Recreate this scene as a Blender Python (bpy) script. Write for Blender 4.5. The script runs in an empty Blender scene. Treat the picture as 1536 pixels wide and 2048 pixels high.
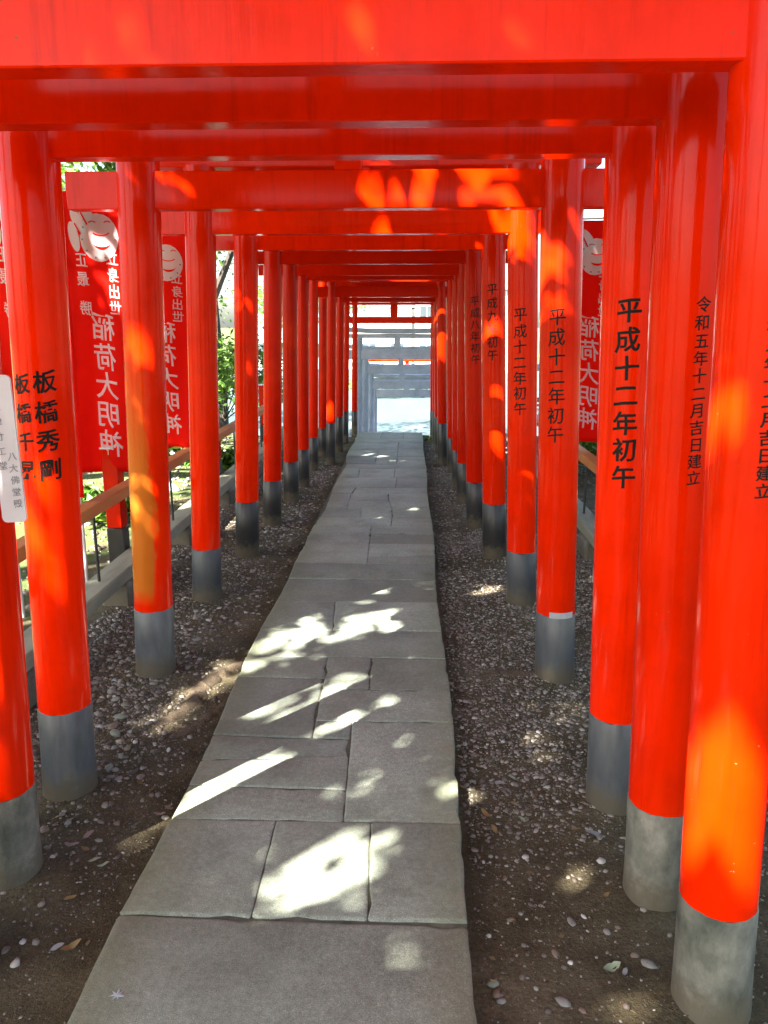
import bpy, bmesh, math, random
import numpy as np
from mathutils import Vector, Matrix

sc = bpy.context.scene
COL = sc.collection
R = math.radians
rng = random.Random(7)
nrg = np.random.default_rng(7)

# ------------------------------------------------------------------ camera
EYE = 1.55
FPX = 1560.0                                   # focal length in pixels of the 1536 wide photograph
PITCH = math.atan(377 / FPX)
YAW = math.atan(55 / FPX * math.cos(PITCH))
cam_d = bpy.data.cameras.new('camera')
cam = bpy.data.objects.new('camera', cam_d); COL.objects.link(cam)
cam.location = (0, 0, EYE)
cam.rotation_euler = (math.pi / 2 - PITCH, 0, YAW)
cam_d.sensor_fit = 'HORIZONTAL'; cam_d.sensor_width = 36
cam_d.lens = 36 * FPX / 1536
cam_d.clip_start = 0.02; cam_d.clip_end = 2000
sc.camera = cam

# ------------------------------------------------------------------ sky, sun, exposure
SUN_AZ = 40.0        # the light travels this many degrees to the right of the path's direction
SUN_EL = 45.0
world = bpy.data.worlds.new('World'); sc.world = world; world.use_nodes = True
wn = world.node_tree.nodes; wl = world.node_tree.links
sky = wn.new('ShaderNodeTexSky'); sky.sky_type = 'NISHITA'; sky.sun_disc = False
sky.sun_elevation = R(SUN_EL); sky.sun_rotation = R(180 + SUN_AZ)
sky.air_density = 1.0; sky.dust_density = 2.6; sky.ozone_density = 0.6
bg = wn['Background']; bg.inputs['Strength'].default_value = 0.05
wl.new(sky.outputs['Color'], bg.inputs['Color'])

sun_d = bpy.data.lights.new('sun', 'SUN'); sun_d.energy = 5.0; sun_d.angle = R(0.53)
sun_d.color = (1.0, 0.93, 0.82)
sun = bpy.data.objects.new('sun', sun_d); COL.objects.link(sun)
TO_SUN = Vector((-math.sin(R(SUN_AZ)) * math.cos(R(SUN_EL)), -math.cos(R(SUN_AZ)) * math.cos(R(SUN_EL)), math.sin(R(SUN_EL))))
sun.rotation_euler = TO_SUN.to_track_quat('Z', 'Y').to_euler()
sun.location = TO_SUN * 30

vs = sc.view_settings
vs.view_transform = 'Standard'; vs.look = 'None'; vs.exposure = 3.62; vs.gamma = 1.0; vs.use_curve_mapping = False
cy = sc.cycles
cy.max_bounces = 7; cy.diffuse_bounces = 3; cy.glossy_bounces = 3; cy.transmission_bounces = 3; cy.transparent_max_bounces = 4
cy.caustics_reflective = False; cy.caustics_refractive = False
cy.use_denoising = True; cy.sample_clamp_indirect = 6.0

# ------------------------------------------------------------------ where a spot of the photograph lies on the ground or at a depth
_fw = np.array([-math.sin(YAW) * math.cos(PITCH), math.cos(YAW) * math.cos(PITCH), -math.sin(PITCH)])
_rt = np.array([math.cos(YAW), math.sin(YAW), 0.0]); _up = np.cross(_rt, _fw)
def _ray(x, y): return _fw + _rt * (x - 768) / FPX - _up * (y - 1024) / FPX
def gnd(x, y, z=0.0):
    d = _ray(x, y); t = (z - EYE) / d[2]; return Vector((d[0] * t, d[1] * t, z))
def atY(x, y, Y):
    d = _ray(x, y); t = Y / d[1]; return Vector((d[0] * t, Y, EYE + d[2] * t))

# ------------------------------------------------------------------ object helpers
def tag(o, label=None, cat=None, group=None, kind=None):
    if label: o['label'] = label
    if cat: o['category'] = cat
    if group: o['group'] = group
    if kind: o['kind'] = kind
    return o
def empty(name, loc=(0, 0, 0), rz=0.0):
    o = bpy.data.objects.new(name, None); COL.objects.link(o)
    o.location = loc; o.rotation_euler = (0, 0, rz); o.empty_display_size = 0.1
    return o
class MB:
    def __init__(s): s.v = []; s.f = []
    def add(s, vs, fs):
        n = len(s.v); s.v += [tuple(p) for p in vs]; s.f += [tuple(i + n for i in q) for q in fs]; return s
    def box(s, x0, x1, y0, y1, z0, z1, b=0.0):
        if b <= 0:
            return s.add([(x0,y0,z0),(x1,y0,z0),(x1,y1,z0),(x0,y1,z0),(x0,y0,z1),(x1,y0,z1),(x1,y1,z1),(x0,y1,z1)],
                         [(3,2,1,0),(4,5,6,7),(0,1,5,4),(1,2,6,5),(2,3,7,6),(3,0,4,7)])
        bm = bmesh.new(); bmesh.ops.create_cube(bm, size=1.0)
        for w in bm.verts:
            w.co = Vector(((x0+x1)/2 + w.co.x*(x1-x0), (y0+y1)/2 + w.co.y*(y1-y0), (z0+z1)/2 + w.co.z*(z1-z0)))
        bmesh.ops.bevel(bm, geom=bm.edges[:], offset=b, segments=1, affect='EDGES')
        bm.verts.index_update()
        s.add([w.co[:] for w in bm.verts], [[w.index for w in q.verts] for q in bm.faces]); bm.free(); return s
    def lathe(s, prof, n=32, cx=0.0, cy=0.0, shift=None):
        """prof: list of (r, z); shift(z) -> (dx, dy)"""
        k = len(prof); vs = []; fs = []
        for r, z in prof:
            dx, dy = shift(z) if shift else (0, 0)
            for i in range(n):
                a = 2 * math.pi * i / n
                vs.append((cx + dx + r * math.cos(a), cy + dy + r * math.sin(a), z))
        for j in range(k - 1):
            for i in range(n):
                a, b = j * n + i, j * n + (i + 1) % n
                fs.append((a, b, b + n, a + n))
        fs.append(tuple(range(n - 1, -1, -1))); fs.append(tuple(range((k - 1) * n, k * n)))
        return s.add(vs, fs)
    def tube(s, pts, rad, n=8):
        pts = [Vector(p) for p in pts]; vs = []; fs = []
        for j, p in enumerate(pts):
            t = (pts[min(j+1, len(pts)-1)] - pts[max(j-1, 0)]).normalized()
            u = t.cross(Vector((0.13, 0.21, 0.97)));
            if u.length < 1e-3: u = t.cross(Vector((1, 0, 0)))
            u.normalize(); w = t.cross(u)
            r = rad[j] if isinstance(rad, (list, tuple)) else rad
            for i in range(n):
                a = 2 * math.pi * i / n
                vs.append(p + u * (r * math.cos(a)) + w * (r * math.sin(a)))
        for j in range(len(pts) - 1):
            for i in range(n):
                a, b = j * n + i, j * n + (i + 1) % n
                fs.append((a, b, b + n, a + n))
        fs.append(tuple(range(n - 1, -1, -1))); fs.append(tuple(range((len(pts) - 1) * n, len(pts) * n)))
        return s.add(vs, fs)
    def build(s, name, m, parent=None, smooth=False, loc=None):
        me = bpy.data.meshes.new(name); me.from_pydata(s.v, [], s.f); me.update()
        if smooth:
            me.polygons.foreach_set('use_smooth', [True] * len(me.polygons))
            try: me.set_sharp_from_angle(angle=R(40))
            except Exception: pass
        return link(name, me, m, parent, loc)
def link(name, me, m, parent=None, loc=None):
    if m is not None and not me.materials: me.materials.append(m)
    o = bpy.data.objects.new(name, me); COL.objects.link(o)
    if parent is not None: o.parent = parent
    if loc is not None: o.location = loc
    return o

# ------------------------------------------------------------------ materials
def mat(name):
    m = bpy.data.materials.new(name); m.use_nodes = True
    return m, m.node_tree.nodes, m.node_tree.links, m.node_tree.nodes['Principled BSDF']
def noise(n, l, scale, detail=4, rough=0.6, vec=None, stretch=None):
    t = n.new('ShaderNodeTexNoise'); t.inputs['Scale'].default_value = scale; t.inputs['Detail'].default_value = detail
    t.inputs['Roughness'].default_value = rough
    if vec is not None:
        if stretch:
            mp = n.new('ShaderNodeMapping'); mp.inputs['Scale'].default_value = stretch
            l.new(vec, mp.inputs['Vector']); vec = mp.outputs['Vector']
        l.new(vec, t.inputs['Vector'])
    return t.outputs['Fac']
def ramp(n, l, fac, stops):
    r = n.new('ShaderNodeValToRGB'); el = r.color_ramp.elements
    while len(el) < len(stops): el.new(0.5)
    for e, (p, c) in zip(el, stops):
        e.position = p; e.color = (*c, 1) if len(c) == 3 else c
    l.new(fac, r.inputs['Fac']); return r.outputs['Color']
def mixc(n, l, fac, a, b, mode='MIX'):
    x = n.new('ShaderNodeMix'); x.data_type = 'RGBA'; x.blend_type = mode
    for sock, v in ((x.inputs[0], fac), (x.inputs[6], a), (x.inputs[7], b)):
        if hasattr(v, 'links'): l.new(v, sock)
        elif isinstance(v, (int, float)): sock.default_value = v
        else: sock.default_value = (*v, 1)
    return x.outputs[2]
def bump(n, l, b, h, strength=0.3, dist=0.01):
    x = n.new('ShaderNodeBump'); x.inputs['Strength'].default_value = strength; x.inputs['Distance'].default_value = dist
    l.new(h, x.inputs['Height']); l.new(x.outputs['Normal'], b.inputs['Normal'])
def coords(n, which='Object'): return n.new('ShaderNodeTexCoord').outputs[which]
def wpos(n): return n.new('ShaderNodeNewGeometry').outputs['Position']

def m_red(name='vermilion_paint', base=(0.92, 0.020, 0.0001), rough=(0.05, 0.17), faded=0.0):
    m, n, l, b = mat(name)
    v = wpos(n)
    f1 = noise(n, l, 3.0, 5, 0.65, v)
    f2 = noise(n, l, 40, 4, 0.6, v, (1, 1, 0.12))
    info = n.new('ShaderNodeObjectInfo').outputs['Random']
    c = ramp(n, l, f1, [(0.3, tuple(x * 0.80 for x in base)), (0.55, base), (0.8, (base[0], base[1] * 1.25, base[2]))])
    c = mixc(n, l, 0.12, c, ramp(n, l, f2, [(0.35, (0.40, 0.008, 0.001)), (0.65, base)]))
    hs = n.new('ShaderNodeHueSaturation'); mr = n.new('ShaderNodeMapRange')
    mr.inputs['To Min'].default_value = 0.80; mr.inputs['To Max'].default_value = 1.08
    l.new(info, mr.inputs['Value']); l.new(mr.outputs['Result'], hs.inputs['Value']); l.new(c, hs.inputs['Color'])
    c = hs.outputs['Color']
    # sun-faded blotches and dull run marks
    fb = noise(n, l, 1.7, 4, 0.55, v)
    c = mixc(n, l, ramp(n, l, fb, [(0.60, (0, 0, 0)), (0.72, (0.30, 0.30, 0.30))]), c, (0.86, 0.040, 0.003))
    st = noise(n, l, 22, 5, 0.7, v, (1, 1, 0.05))
    c = mixc(n, l, ramp(n, l, st, [(0.56, (0, 0, 0)), (0.74, (0.5, 0.5, 0.5))]), c, (0.42, 0.007, 0.001))
    # small chips and specks of worn paint
    ch = noise(n, l, 60, 3, 0.7, v)
    c = mixc(n, l, ramp(n, l, ch, [(0.70, (0, 0, 0)), (0.735, (1, 1, 1))]), c, (0.50, 0.08, 0.03))
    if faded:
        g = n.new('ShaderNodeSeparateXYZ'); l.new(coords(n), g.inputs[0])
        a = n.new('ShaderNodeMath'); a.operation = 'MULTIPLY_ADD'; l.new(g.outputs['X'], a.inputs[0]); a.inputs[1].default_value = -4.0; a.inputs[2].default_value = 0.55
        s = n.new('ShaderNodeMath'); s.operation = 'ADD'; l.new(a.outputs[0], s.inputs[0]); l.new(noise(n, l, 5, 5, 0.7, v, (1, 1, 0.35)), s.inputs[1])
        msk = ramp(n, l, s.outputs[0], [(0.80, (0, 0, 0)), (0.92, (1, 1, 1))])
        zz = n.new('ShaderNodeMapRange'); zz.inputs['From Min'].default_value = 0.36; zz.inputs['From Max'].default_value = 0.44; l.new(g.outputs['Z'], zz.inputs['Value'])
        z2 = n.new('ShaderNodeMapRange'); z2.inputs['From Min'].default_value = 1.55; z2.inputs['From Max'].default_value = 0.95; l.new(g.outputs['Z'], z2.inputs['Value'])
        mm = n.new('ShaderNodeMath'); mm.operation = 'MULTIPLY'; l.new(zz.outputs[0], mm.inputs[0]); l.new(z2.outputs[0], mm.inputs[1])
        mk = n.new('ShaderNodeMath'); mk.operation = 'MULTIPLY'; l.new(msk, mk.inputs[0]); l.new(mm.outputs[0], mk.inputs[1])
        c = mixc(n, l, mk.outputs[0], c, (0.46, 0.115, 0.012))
    l.new(c, b.inputs['Base Color'])
    rr = n.new('ShaderNodeMapRange'); rr.inputs['To Min'].default_value = rough[0]; rr.inputs['To Max'].default_value = rough[1]
    l.new(f1, rr.inputs['Value']); l.new(rr.outputs['Result'], b.inputs['Roughness'])
    b.inputs['Specular IOR Level'].default_value = 0.11
    ad = n.new('ShaderNodeMath'); ad.operation = 'ADD'; l.new(f2, ad.inputs[0]); l.new(st, ad.inputs[1])
    bump(n, l, b, ad.outputs[0], 0.16, 0.004)
    return m
def m_simple(name, stops, scale=8, rough=0.6, bstr=0.2, stretch=None, spec=0.5, fine=0.0, dist=0.006, splash=0.0):
    m, n, l, b = mat(name)
    v = wpos(n)
    f = noise(n, l, scale, 6, 0.65, v, stretch)
    c = ramp(n, l, f, stops)
    if fine:
        g = noise(n, l, 260, 2, 0.6, v)
        c = mixc(n, l, fine, c, ramp(n, l, g, [(0.35, (0.05, 0.05, 0.05)), (0.5, (0.5, 0.5, 0.5)), (0.66, (0.95, 0.95, 0.95))]), 'OVERLAY')
    if splash:                                              # soil splashed up the foot
        q = n.new('ShaderNodeSeparateXYZ'); l.new(v, q.inputs[0])
        mz = n.new('ShaderNodeMapRange'); mz.inputs['From Min'].default_value = 0.09; mz.inputs['From Max'].default_value = -0.05; l.new(q.outputs['Z'], mz.inputs['Value'])
        a = n.new('ShaderNodeMath'); a.operation = 'MULTIPLY_ADD'; l.new(mz.outputs[0], a.inputs[0]); a.inputs[1].default_value = 0.55; l.new(noise(n, l, 26, 6, 0.75, v), a.inputs[2])
        c = mixc(n, l, ramp(n, l, a.outputs[0], [(0.62, (0, 0, 0)), (0.88, (0.8, 0.8, 0.8))]), c, (0.10, 0.082, 0.05))
    l.new(c, b.inputs['Base Color']); b.inputs['Roughness'].default_value = rough
    b.inputs['Specular IOR Level'].default_value = spec
    if bstr: bump(n, l, b, noise(n, l, scale * 6, 5, 0.7, v, stretch), bstr, dist)
    return m
def m_island(name, stops, rough=0.6, transl=0.0, spec=0.4):
    m, n, l, b = mat(name)
    r = n.new('ShaderNodeNewGeometry').outputs['Random Per Island']
    c = ramp(n, l, r, stops); l.new(c, b.inputs['Base Color']); b.inputs['Roughness'].default_value = rough
    b.inputs['Specular IOR Level'].default_value = spec
    if transl:
        t = n.new('ShaderNodeBsdfTranslucent'); l.new(c, t.inputs['Color'])
        x = n.new('ShaderNodeMixShader'); x.inputs[0].default_value = transl
        l.new(b.outputs[0], x.inputs[1]); l.new(t.outputs[0], x.inputs[2]); l.new(x.outputs[0], n['Material Output'].inputs['Surface'])
    return m
RED = m_red()
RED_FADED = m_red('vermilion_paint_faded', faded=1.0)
RED_OLD = m_red('vermilion_paint_old', base=(0.62, 0.011, 0.0001), rough=(0.10, 0.24))
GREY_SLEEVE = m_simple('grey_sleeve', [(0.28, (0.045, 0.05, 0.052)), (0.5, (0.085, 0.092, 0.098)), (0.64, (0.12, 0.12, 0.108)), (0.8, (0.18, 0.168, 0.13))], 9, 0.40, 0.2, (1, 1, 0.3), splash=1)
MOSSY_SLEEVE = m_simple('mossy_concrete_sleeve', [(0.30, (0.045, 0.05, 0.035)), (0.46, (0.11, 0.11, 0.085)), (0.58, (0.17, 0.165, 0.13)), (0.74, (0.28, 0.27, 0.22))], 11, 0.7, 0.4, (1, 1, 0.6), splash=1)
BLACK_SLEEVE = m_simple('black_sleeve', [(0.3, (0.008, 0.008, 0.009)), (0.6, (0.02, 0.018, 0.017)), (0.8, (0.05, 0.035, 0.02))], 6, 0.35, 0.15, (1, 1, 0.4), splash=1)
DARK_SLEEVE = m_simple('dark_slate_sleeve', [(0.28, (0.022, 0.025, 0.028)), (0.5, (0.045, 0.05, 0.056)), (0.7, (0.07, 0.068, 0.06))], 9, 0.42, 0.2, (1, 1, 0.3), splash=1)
INK = m_simple('black_lacquer_ink', [(0.3, (0.005, 0.005, 0.004)), (0.7, (0.014, 0.012, 0.008))], 30, 0.55, 0.0, spec=0.15)
PALE = m_simple('white_plate', [(0.3, (0.62, 0.60, 0.62)), (0.7, (0.78, 0.77, 0.80))], 6, 0.3, 0.02)
GREYINK = m_simple('faded_grey_ink', [(0.3, (0.12, 0.12, 0.13)), (0.7, (0.35, 0.34, 0.36))], 25, 0.5, 0.0)
SILVER = m_simple('grey_tape', [(0.3, (0.32, 0.32, 0.33)), (0.7, (0.50, 0.50, 0.50))], 12, 0.35, 0.05)
def m_cloth(name, stops):
    m = m_simple(name, stops, 3, 0.8, 0.12, spec=0.1); n, l = m.node_tree.nodes, m.node_tree.links; b = n['Principled BSDF']
    t = n.new('ShaderNodeBsdfTranslucent'); l.new(b.inputs['Base Color'].links[0].from_socket, t.inputs['Color'])
    x = n.new('ShaderNodeMixShader'); x.inputs[0].default_value = 0.55
    l.new(b.outputs[0], x.inputs[1]); l.new(t.outputs[0], x.inputs[2]); l.new(x.outputs[0], n['Material Output'].inputs['Surface'])
    return m
CLOTH_RED = m_cloth('banner_red_cloth', [(0.3, (0.86, 0.011, 0.004)), (0.7, (0.95, 0.016, 0.006))])
CLOTH_WHITE = m_cloth('banner_white_print', [(0.3, (0.80, 0.79, 0.82)), (0.7, (0.90, 0.89, 0.92))])
GRANITE_TORII = m_simple('grey_granite', [(0.3, (0.28, 0.315, 0.38)), (0.6, (0.38, 0.425, 0.51)), (0.8, (0.43, 0.46, 0.50))], 4, 0.75, 0.25, fine=0.4)
OLDWOOD = m_simple('weathered_sill_timber', [(0.3, (0.16, 0.17, 0.12)), (0.6, (0.27, 0.28, 0.20)), (0.8, (0.36, 0.33, 0.22))], 9, 0.8, 0.4, (1, 0.2, 1))
TANRAIL = m_simple('faded_orange_rail', [(0.3, (0.42, 0.12, 0.025)), (0.55, (0.52, 0.20, 0.05)), (0.8, (0.55, 0.32, 0.12))], 7, 0.7, 0.3, (1, 0.15, 1))
IRON = m_simple('black_iron', [(0.3, (0.01, 0.01, 0.01)), (0.7, (0.03, 0.03, 0.03))], 10, 0.5, 0.1)
POLE = m_simple('pale_pole', [(0.3, (0.55, 0.55, 0.53)), (0.7, (0.7, 0.7, 0.68))], 5, 0.4, 0.0)
BARK = m_simple('bark', [(0.3, (0.016, 0.014, 0.012)), (0.55, (0.04, 0.034, 0.028)), (0.8, (0.085, 0.07, 0.055))], 6, 0.9, 0.8, (1, 1, 0.25), dist=0.03)
ROOT = m_simple('root_bark', [(0.3, (0.06, 0.042, 0.025)), (0.5, (0.12, 0.088, 0.055)), (0.8, (0.22, 0.17, 0.115))], 18, 0.9, 1.0, dist=0.015)
LEAF = m_island('leaf_green', [(0.0, (0.03, 0.075, 0.012)), (0.5, (0.06, 0.14, 0.02)), (1.0, (0.13, 0.20, 0.03))], 0.45, 0.35)
LEAF_LIGHT = m_island('leaf_light_green', [(0.0, (0.06, 0.15, 0.02)), (0.5, (0.11, 0.24, 0.03)), (1.0, (0.24, 0.32, 0.04))], 0.5, 0.35)
PEBBLE = m_island('river_gravel', [(0.0, (0.05, 0.038, 0.030)), (0.45, (0.13, 0.108, 0.088)), (0.8, (0.225, 0.205, 0.175)), (0.97, (0.31, 0.29, 0.25)), (1.0, (0.45, 0.43, 0.39))], 0.55)

PEBBLE_PALE = m_island('pale_gravel', [(0.0, (0.075, 0.058, 0.045)), (0.45, (0.17, 0.145, 0.12)), (0.8, (0.25, 0.225, 0.19)), (0.95, (0.33, 0.305, 0.27)), (1.0, (0.48, 0.46, 0.42))], 0.6)
def m_slab():
    m, n, l, b = mat('granite_slab')
    v = wpos(n)
    info = n.new('ShaderNodeObjectInfo').outputs['Random']
    f = noise(n, l, 2.6, 6, 0.65, v)
    c = ramp(n, l, f, [(0.30, (0.190, 0.215, 0.172)), (0.55, (0.272, 0.306, 0.254)), (0.75, (0.33, 0.37, 0.315))])
    g = noise(n, l, 330, 2, 0.6, v)
    c = mixc(n, l, 0.8, c, ramp(n, l, g, [(0.30, (0.22, 0.22, 0.22)), (0.48, (0.47, 0.47, 0.47)), (0.60, (0.52, 0.52, 0.52)), (0.68, (0.95, 0.95, 0.93))]), 'OVERLAY')
    g2 = noise(n, l, 55, 5, 0.75, v)
    c = mixc(n, l, 0.45, c, ramp(n, l, g2, [(0.32, (0.25, 0.25, 0.25)), (0.5, (0.5, 0.5, 0.5)), (0.70, (0.78, 0.78, 0.76))]), 'OVERLAY')
    # pale scuffs and lime streaks
    sc_ = noise(n, l, 7, 6, 0.8, v)
    c = mixc(n, l, ramp(n, l, sc_, [(0.64, (0, 0, 0)), (0.78, (0.55, 0.55, 0.55))]), c, (0.40, 0.40, 0.37))
    # dark damp stains
    dk = noise(n, l, 3.3, 7, 0.72, v)
    c = mixc(n, l, ramp(n, l, dk, [(0.54, (0, 0, 0)), (0.70, (0.55, 0.55, 0.55))]), c, (0.105, 0.115, 0.088))
    # green algae near the outer edges
    s = n.new('ShaderNodeSeparateXYZ'); l.new(v, s.inputs[0])
    d = n.new('ShaderNodeMath'); d.operation = 'ADD'; l.new(s.outputs['X'], d.inputs[0]); d.inputs[1].default_value = 0.30
    ab = n.new('ShaderNodeMath'); ab.operation = 'ABSOLUTE'; l.new(d.outputs[0], ab.inputs[0])
    mr = n.new('ShaderNodeMapRange'); mr.inputs['From Min'].default_value = 0.30; mr.inputs['From Max'].default_value = 0.48; l.new(ab.outputs[0], mr.inputs['Value'])
    mu = n.new('ShaderNodeMath'); mu.operation = 'MULTIPLY'; l.new(mr.outputs[0], mu.inputs[0]); l.new(noise(n, l, 9, 5, 0.7, v), mu.inputs[1])
    c = mixc(n, l, mu.outputs[0], c, (0.15, 0.17, 0.075))
    hs = n.new('ShaderNodeHueSaturation'); m2 = n.new('ShaderNodeMapRange')
    m2.inputs['To Min'].default_value = 0.76; m2.inputs['To Max'].default_value = 1.18
    l.new(info, m2.inputs['Value']); l.new(m2.outputs[0], hs.inputs['Value']); l.new(c, hs.inputs['Color'])
    l.new(hs.outputs['Color'], b.inputs['Base Color'])
    b.inputs['Roughness'].default_value = 0.62
    ad = n.new('ShaderNodeMath'); ad.operation = 'ADD'; l.new(g2, ad.inputs[0]); l.new(noise(n, l, 16, 5, 0.7, v), ad.inputs[1])
    bump(n, l, b, ad.outputs[0], 0.28, 0.005)
    return m
SLAB = m_slab()
BED = m_simple('mortar_bed', [(0.3, (0.05, 0.055, 0.035)), (0.55, (0.10, 0.10, 0.072)), (0.8, (0.16, 0.15, 0.12))], 16, 0.9, 0.5)

def m_soil():
    m, n, l, b = mat('soil')
    v = wpos(n)
    f = noise(n, l, 3.4, 9, 0.75, v)
    c = ramp(n, l, f, [(0.28, (0.045, 0.033, 0.016)), (0.46, (0.088, 0.072, 0.040)), (0.58, (0.126, 0.106, 0.063)), (0.74, (0.19, 0.166, 0.108))])
    g = noise(n, l, 90, 4, 0.8, v)
    c = mixc(n, l, 0.6, c, ramp(n, l, g, [(0.3, (0.15, 0.15, 0.15)), (0.5, (0.5, 0.5, 0.5)), (0.7, (0.85, 0.85, 0.85))]), 'OVERLAY')
    # moss: far along the path and in scattered patches
    s = n.new('ShaderNodeSeparateXYZ'); l.new(v, s.inputs[0])
    mr = n.new('ShaderNodeMapRange'); mr.inputs['From Min'].default_value = 6.5; mr.inputs['From Max'].default_value = 9.5; mr.inputs['To Min'].default_value = 0.02; mr.inputs['To Max'].default_value = 0.11
    l.new(s.outputs['Y'], mr.inputs['Value'])
    mx = n.new('ShaderNodeMapRange'); mx.inputs['From Min'].default_value = -1.7; mx.inputs['From Max'].default_value = -2.3; mx.inputs['To Min'].default_value = 0.0; mx.inputs['To Max'].default_value = 0.3
    l.new(s.outputs['X'], mx.inputs['Value'])
    a0 = n.new('ShaderNodeMath'); a0.operation = 'MAXIMUM'; l.new(mr.outputs[0], a0.inputs[0]); l.new(mx.outputs[0], a0.inputs[1])
    a = n.new('ShaderNodeMath'); a.operation = 'ADD'; l.new(a0.outputs[0], a.inputs[0]); l.new(noise(n, l, 3.5, 6, 0.75, v), a.inputs[1])
    c = mixc(n, l, ramp(n, l, a.outputs[0], [(0.66, (0, 0, 0)), (0.80, (0.85, 0.85, 0.85))]), c, (0.07, 0.11, 0.028))
    l.new(c, b.inputs['Base Color']); b.inputs['Roughness'].default_value = 0.9; b.inputs['Specular IOR Level'].default_value = 0.25
    ad = n.new('ShaderNodeMath'); ad.operation = 'ADD'; l.new(g, ad.inputs[0]); l.new(noise(n, l, 22, 5, 0.7, v), ad.inputs[1])
    bump(n, l, b, ad.outputs[0], 0.9, 0.016)
    return m
SOIL = m_soil()
COURT = m_simple('pale_concrete', [(0.3, (0.034, 0.060, 0.066)), (0.52, (0.046, 0.080, 0.086)), (0.62, (0.07, 0.105, 0.11)), (0.72, (0.15, 0.17, 0.17))], 0.35, 0.7, 0.1, (1, 0.35, 1))

# ------------------------------------------------------------------ ground
PATH_L, PATH_R, PATH_END = -0.77, 0.172, 11.40
STEP_RUN, STEP_DROP, STEP_N = 0.50, 0.135, 16
COURT_Z = -STEP_DROP * STEP_N - 0.02
def hash2(ix, iy): 
    v = math.sin(ix * 127.1 + iy * 311.7) * 43758.5453
    return v - math.floor(v)
def vnoise(x, y):
    ix, iy = math.floor(x), math.floor(y); fx, fy = x - ix, y - iy
    fx = fx * fx * (3 - 2 * fx); fy = fy * fy * (3 - 2 * fy)
    a = hash2(ix, iy) * (1 - fx) + hash2(ix + 1, iy) * fx; b = hash2(ix, iy + 1) * (1 - fx) + hash2(ix + 1, iy + 1) * fx
    return a * (1 - fy) + b * fy - 0.5
def slope_z(y):
    if y <= PATH_END: return 0.0
    return max(COURT_Z + 0.0, -(y - PATH_END + 0.3) * STEP_DROP / STEP_RUN)
FEET = [(fx, fy) for fx in (-1.19, 0.71) for fy in (1.595, 1.975, 2.41, 3.385, 4.39, 5.33, 6.16)]   # soil heaped round the pillars' feet
def ground_z(x, y):
    z = -0.062 + 0.030 * vnoise(x * 1.7, y * 1.7) + 0.014 * vnoise(x * 5.1 + 9, y * 5.1) + 0.006 * vnoise(x * 14, y * 14 + 3)
    dx = abs(x + 0.30)
    if dx < 0.62: z = min(z, -0.05 - 0.02 * (0.62 - dx))
    if dx > 1.7: z += 0.05 * min(1, (dx - 1.7) / 1.5)
    if 1 < y < 6.6 and 0.7 < dx < 1.4:
        for fx, fy in FEET:
            d2 = (x - fx) ** 2 + (y - fy) ** 2
            if d2 < 0.09: z += 0.024 * math.exp(-d2 / 0.022) * (0.6 + 1.2 * abs(vnoise(x * 11, y * 11)))
    if y > PATH_END: z = z - 0.08 + slope_z(y)
    return z
def lines(segs):
    out = []
    for a, b, st in segs:
        k = max(1, int(round((b - a) / st))); out += [a + (b - a) * i / k for i in range(k)]
    return out + [segs[-1][1]]
xs = lines([(-400, -60, 60), (-60, -12, 6), (-12, -3, 0.6), (-3, -2, 0.1), (-2, 1.6, 0.045), (1.6, 3, 0.1), (3, 12, 0.6), (12, 60, 6), (60, 400, 60)])
ys = lines([(-60, -6, 6), (-6, 0.6, 0.5), (0.6, 6, 0.045), (6, 12, 0.08), (12, 22, 0.4), (22, 60, 4), (60, 700, 60)])
gv = [(x, y, ground_z(x, y)) for y in ys for x in xs]; W = len(xs)
gf = [(j*W+i, j*W+i+1, (j+1)*W+i+1, (j+1)*W+i) for j in range(len(ys)-1) for i in range(W-1)]
g = MB(); g.v = gv; g.f = gf
tag(g.build('ground', SOIL, smooth=True), kind='structure')

# the pale court at the foot of the steps
g = MB(); g.box(-30, 30, PATH_END + STEP_RUN * STEP_N, 75, COURT_Z - 0.1, COURT_Z + 0.03)
court = tag(g.build('courtyard_pavement', COURT), kind='structure')

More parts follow.
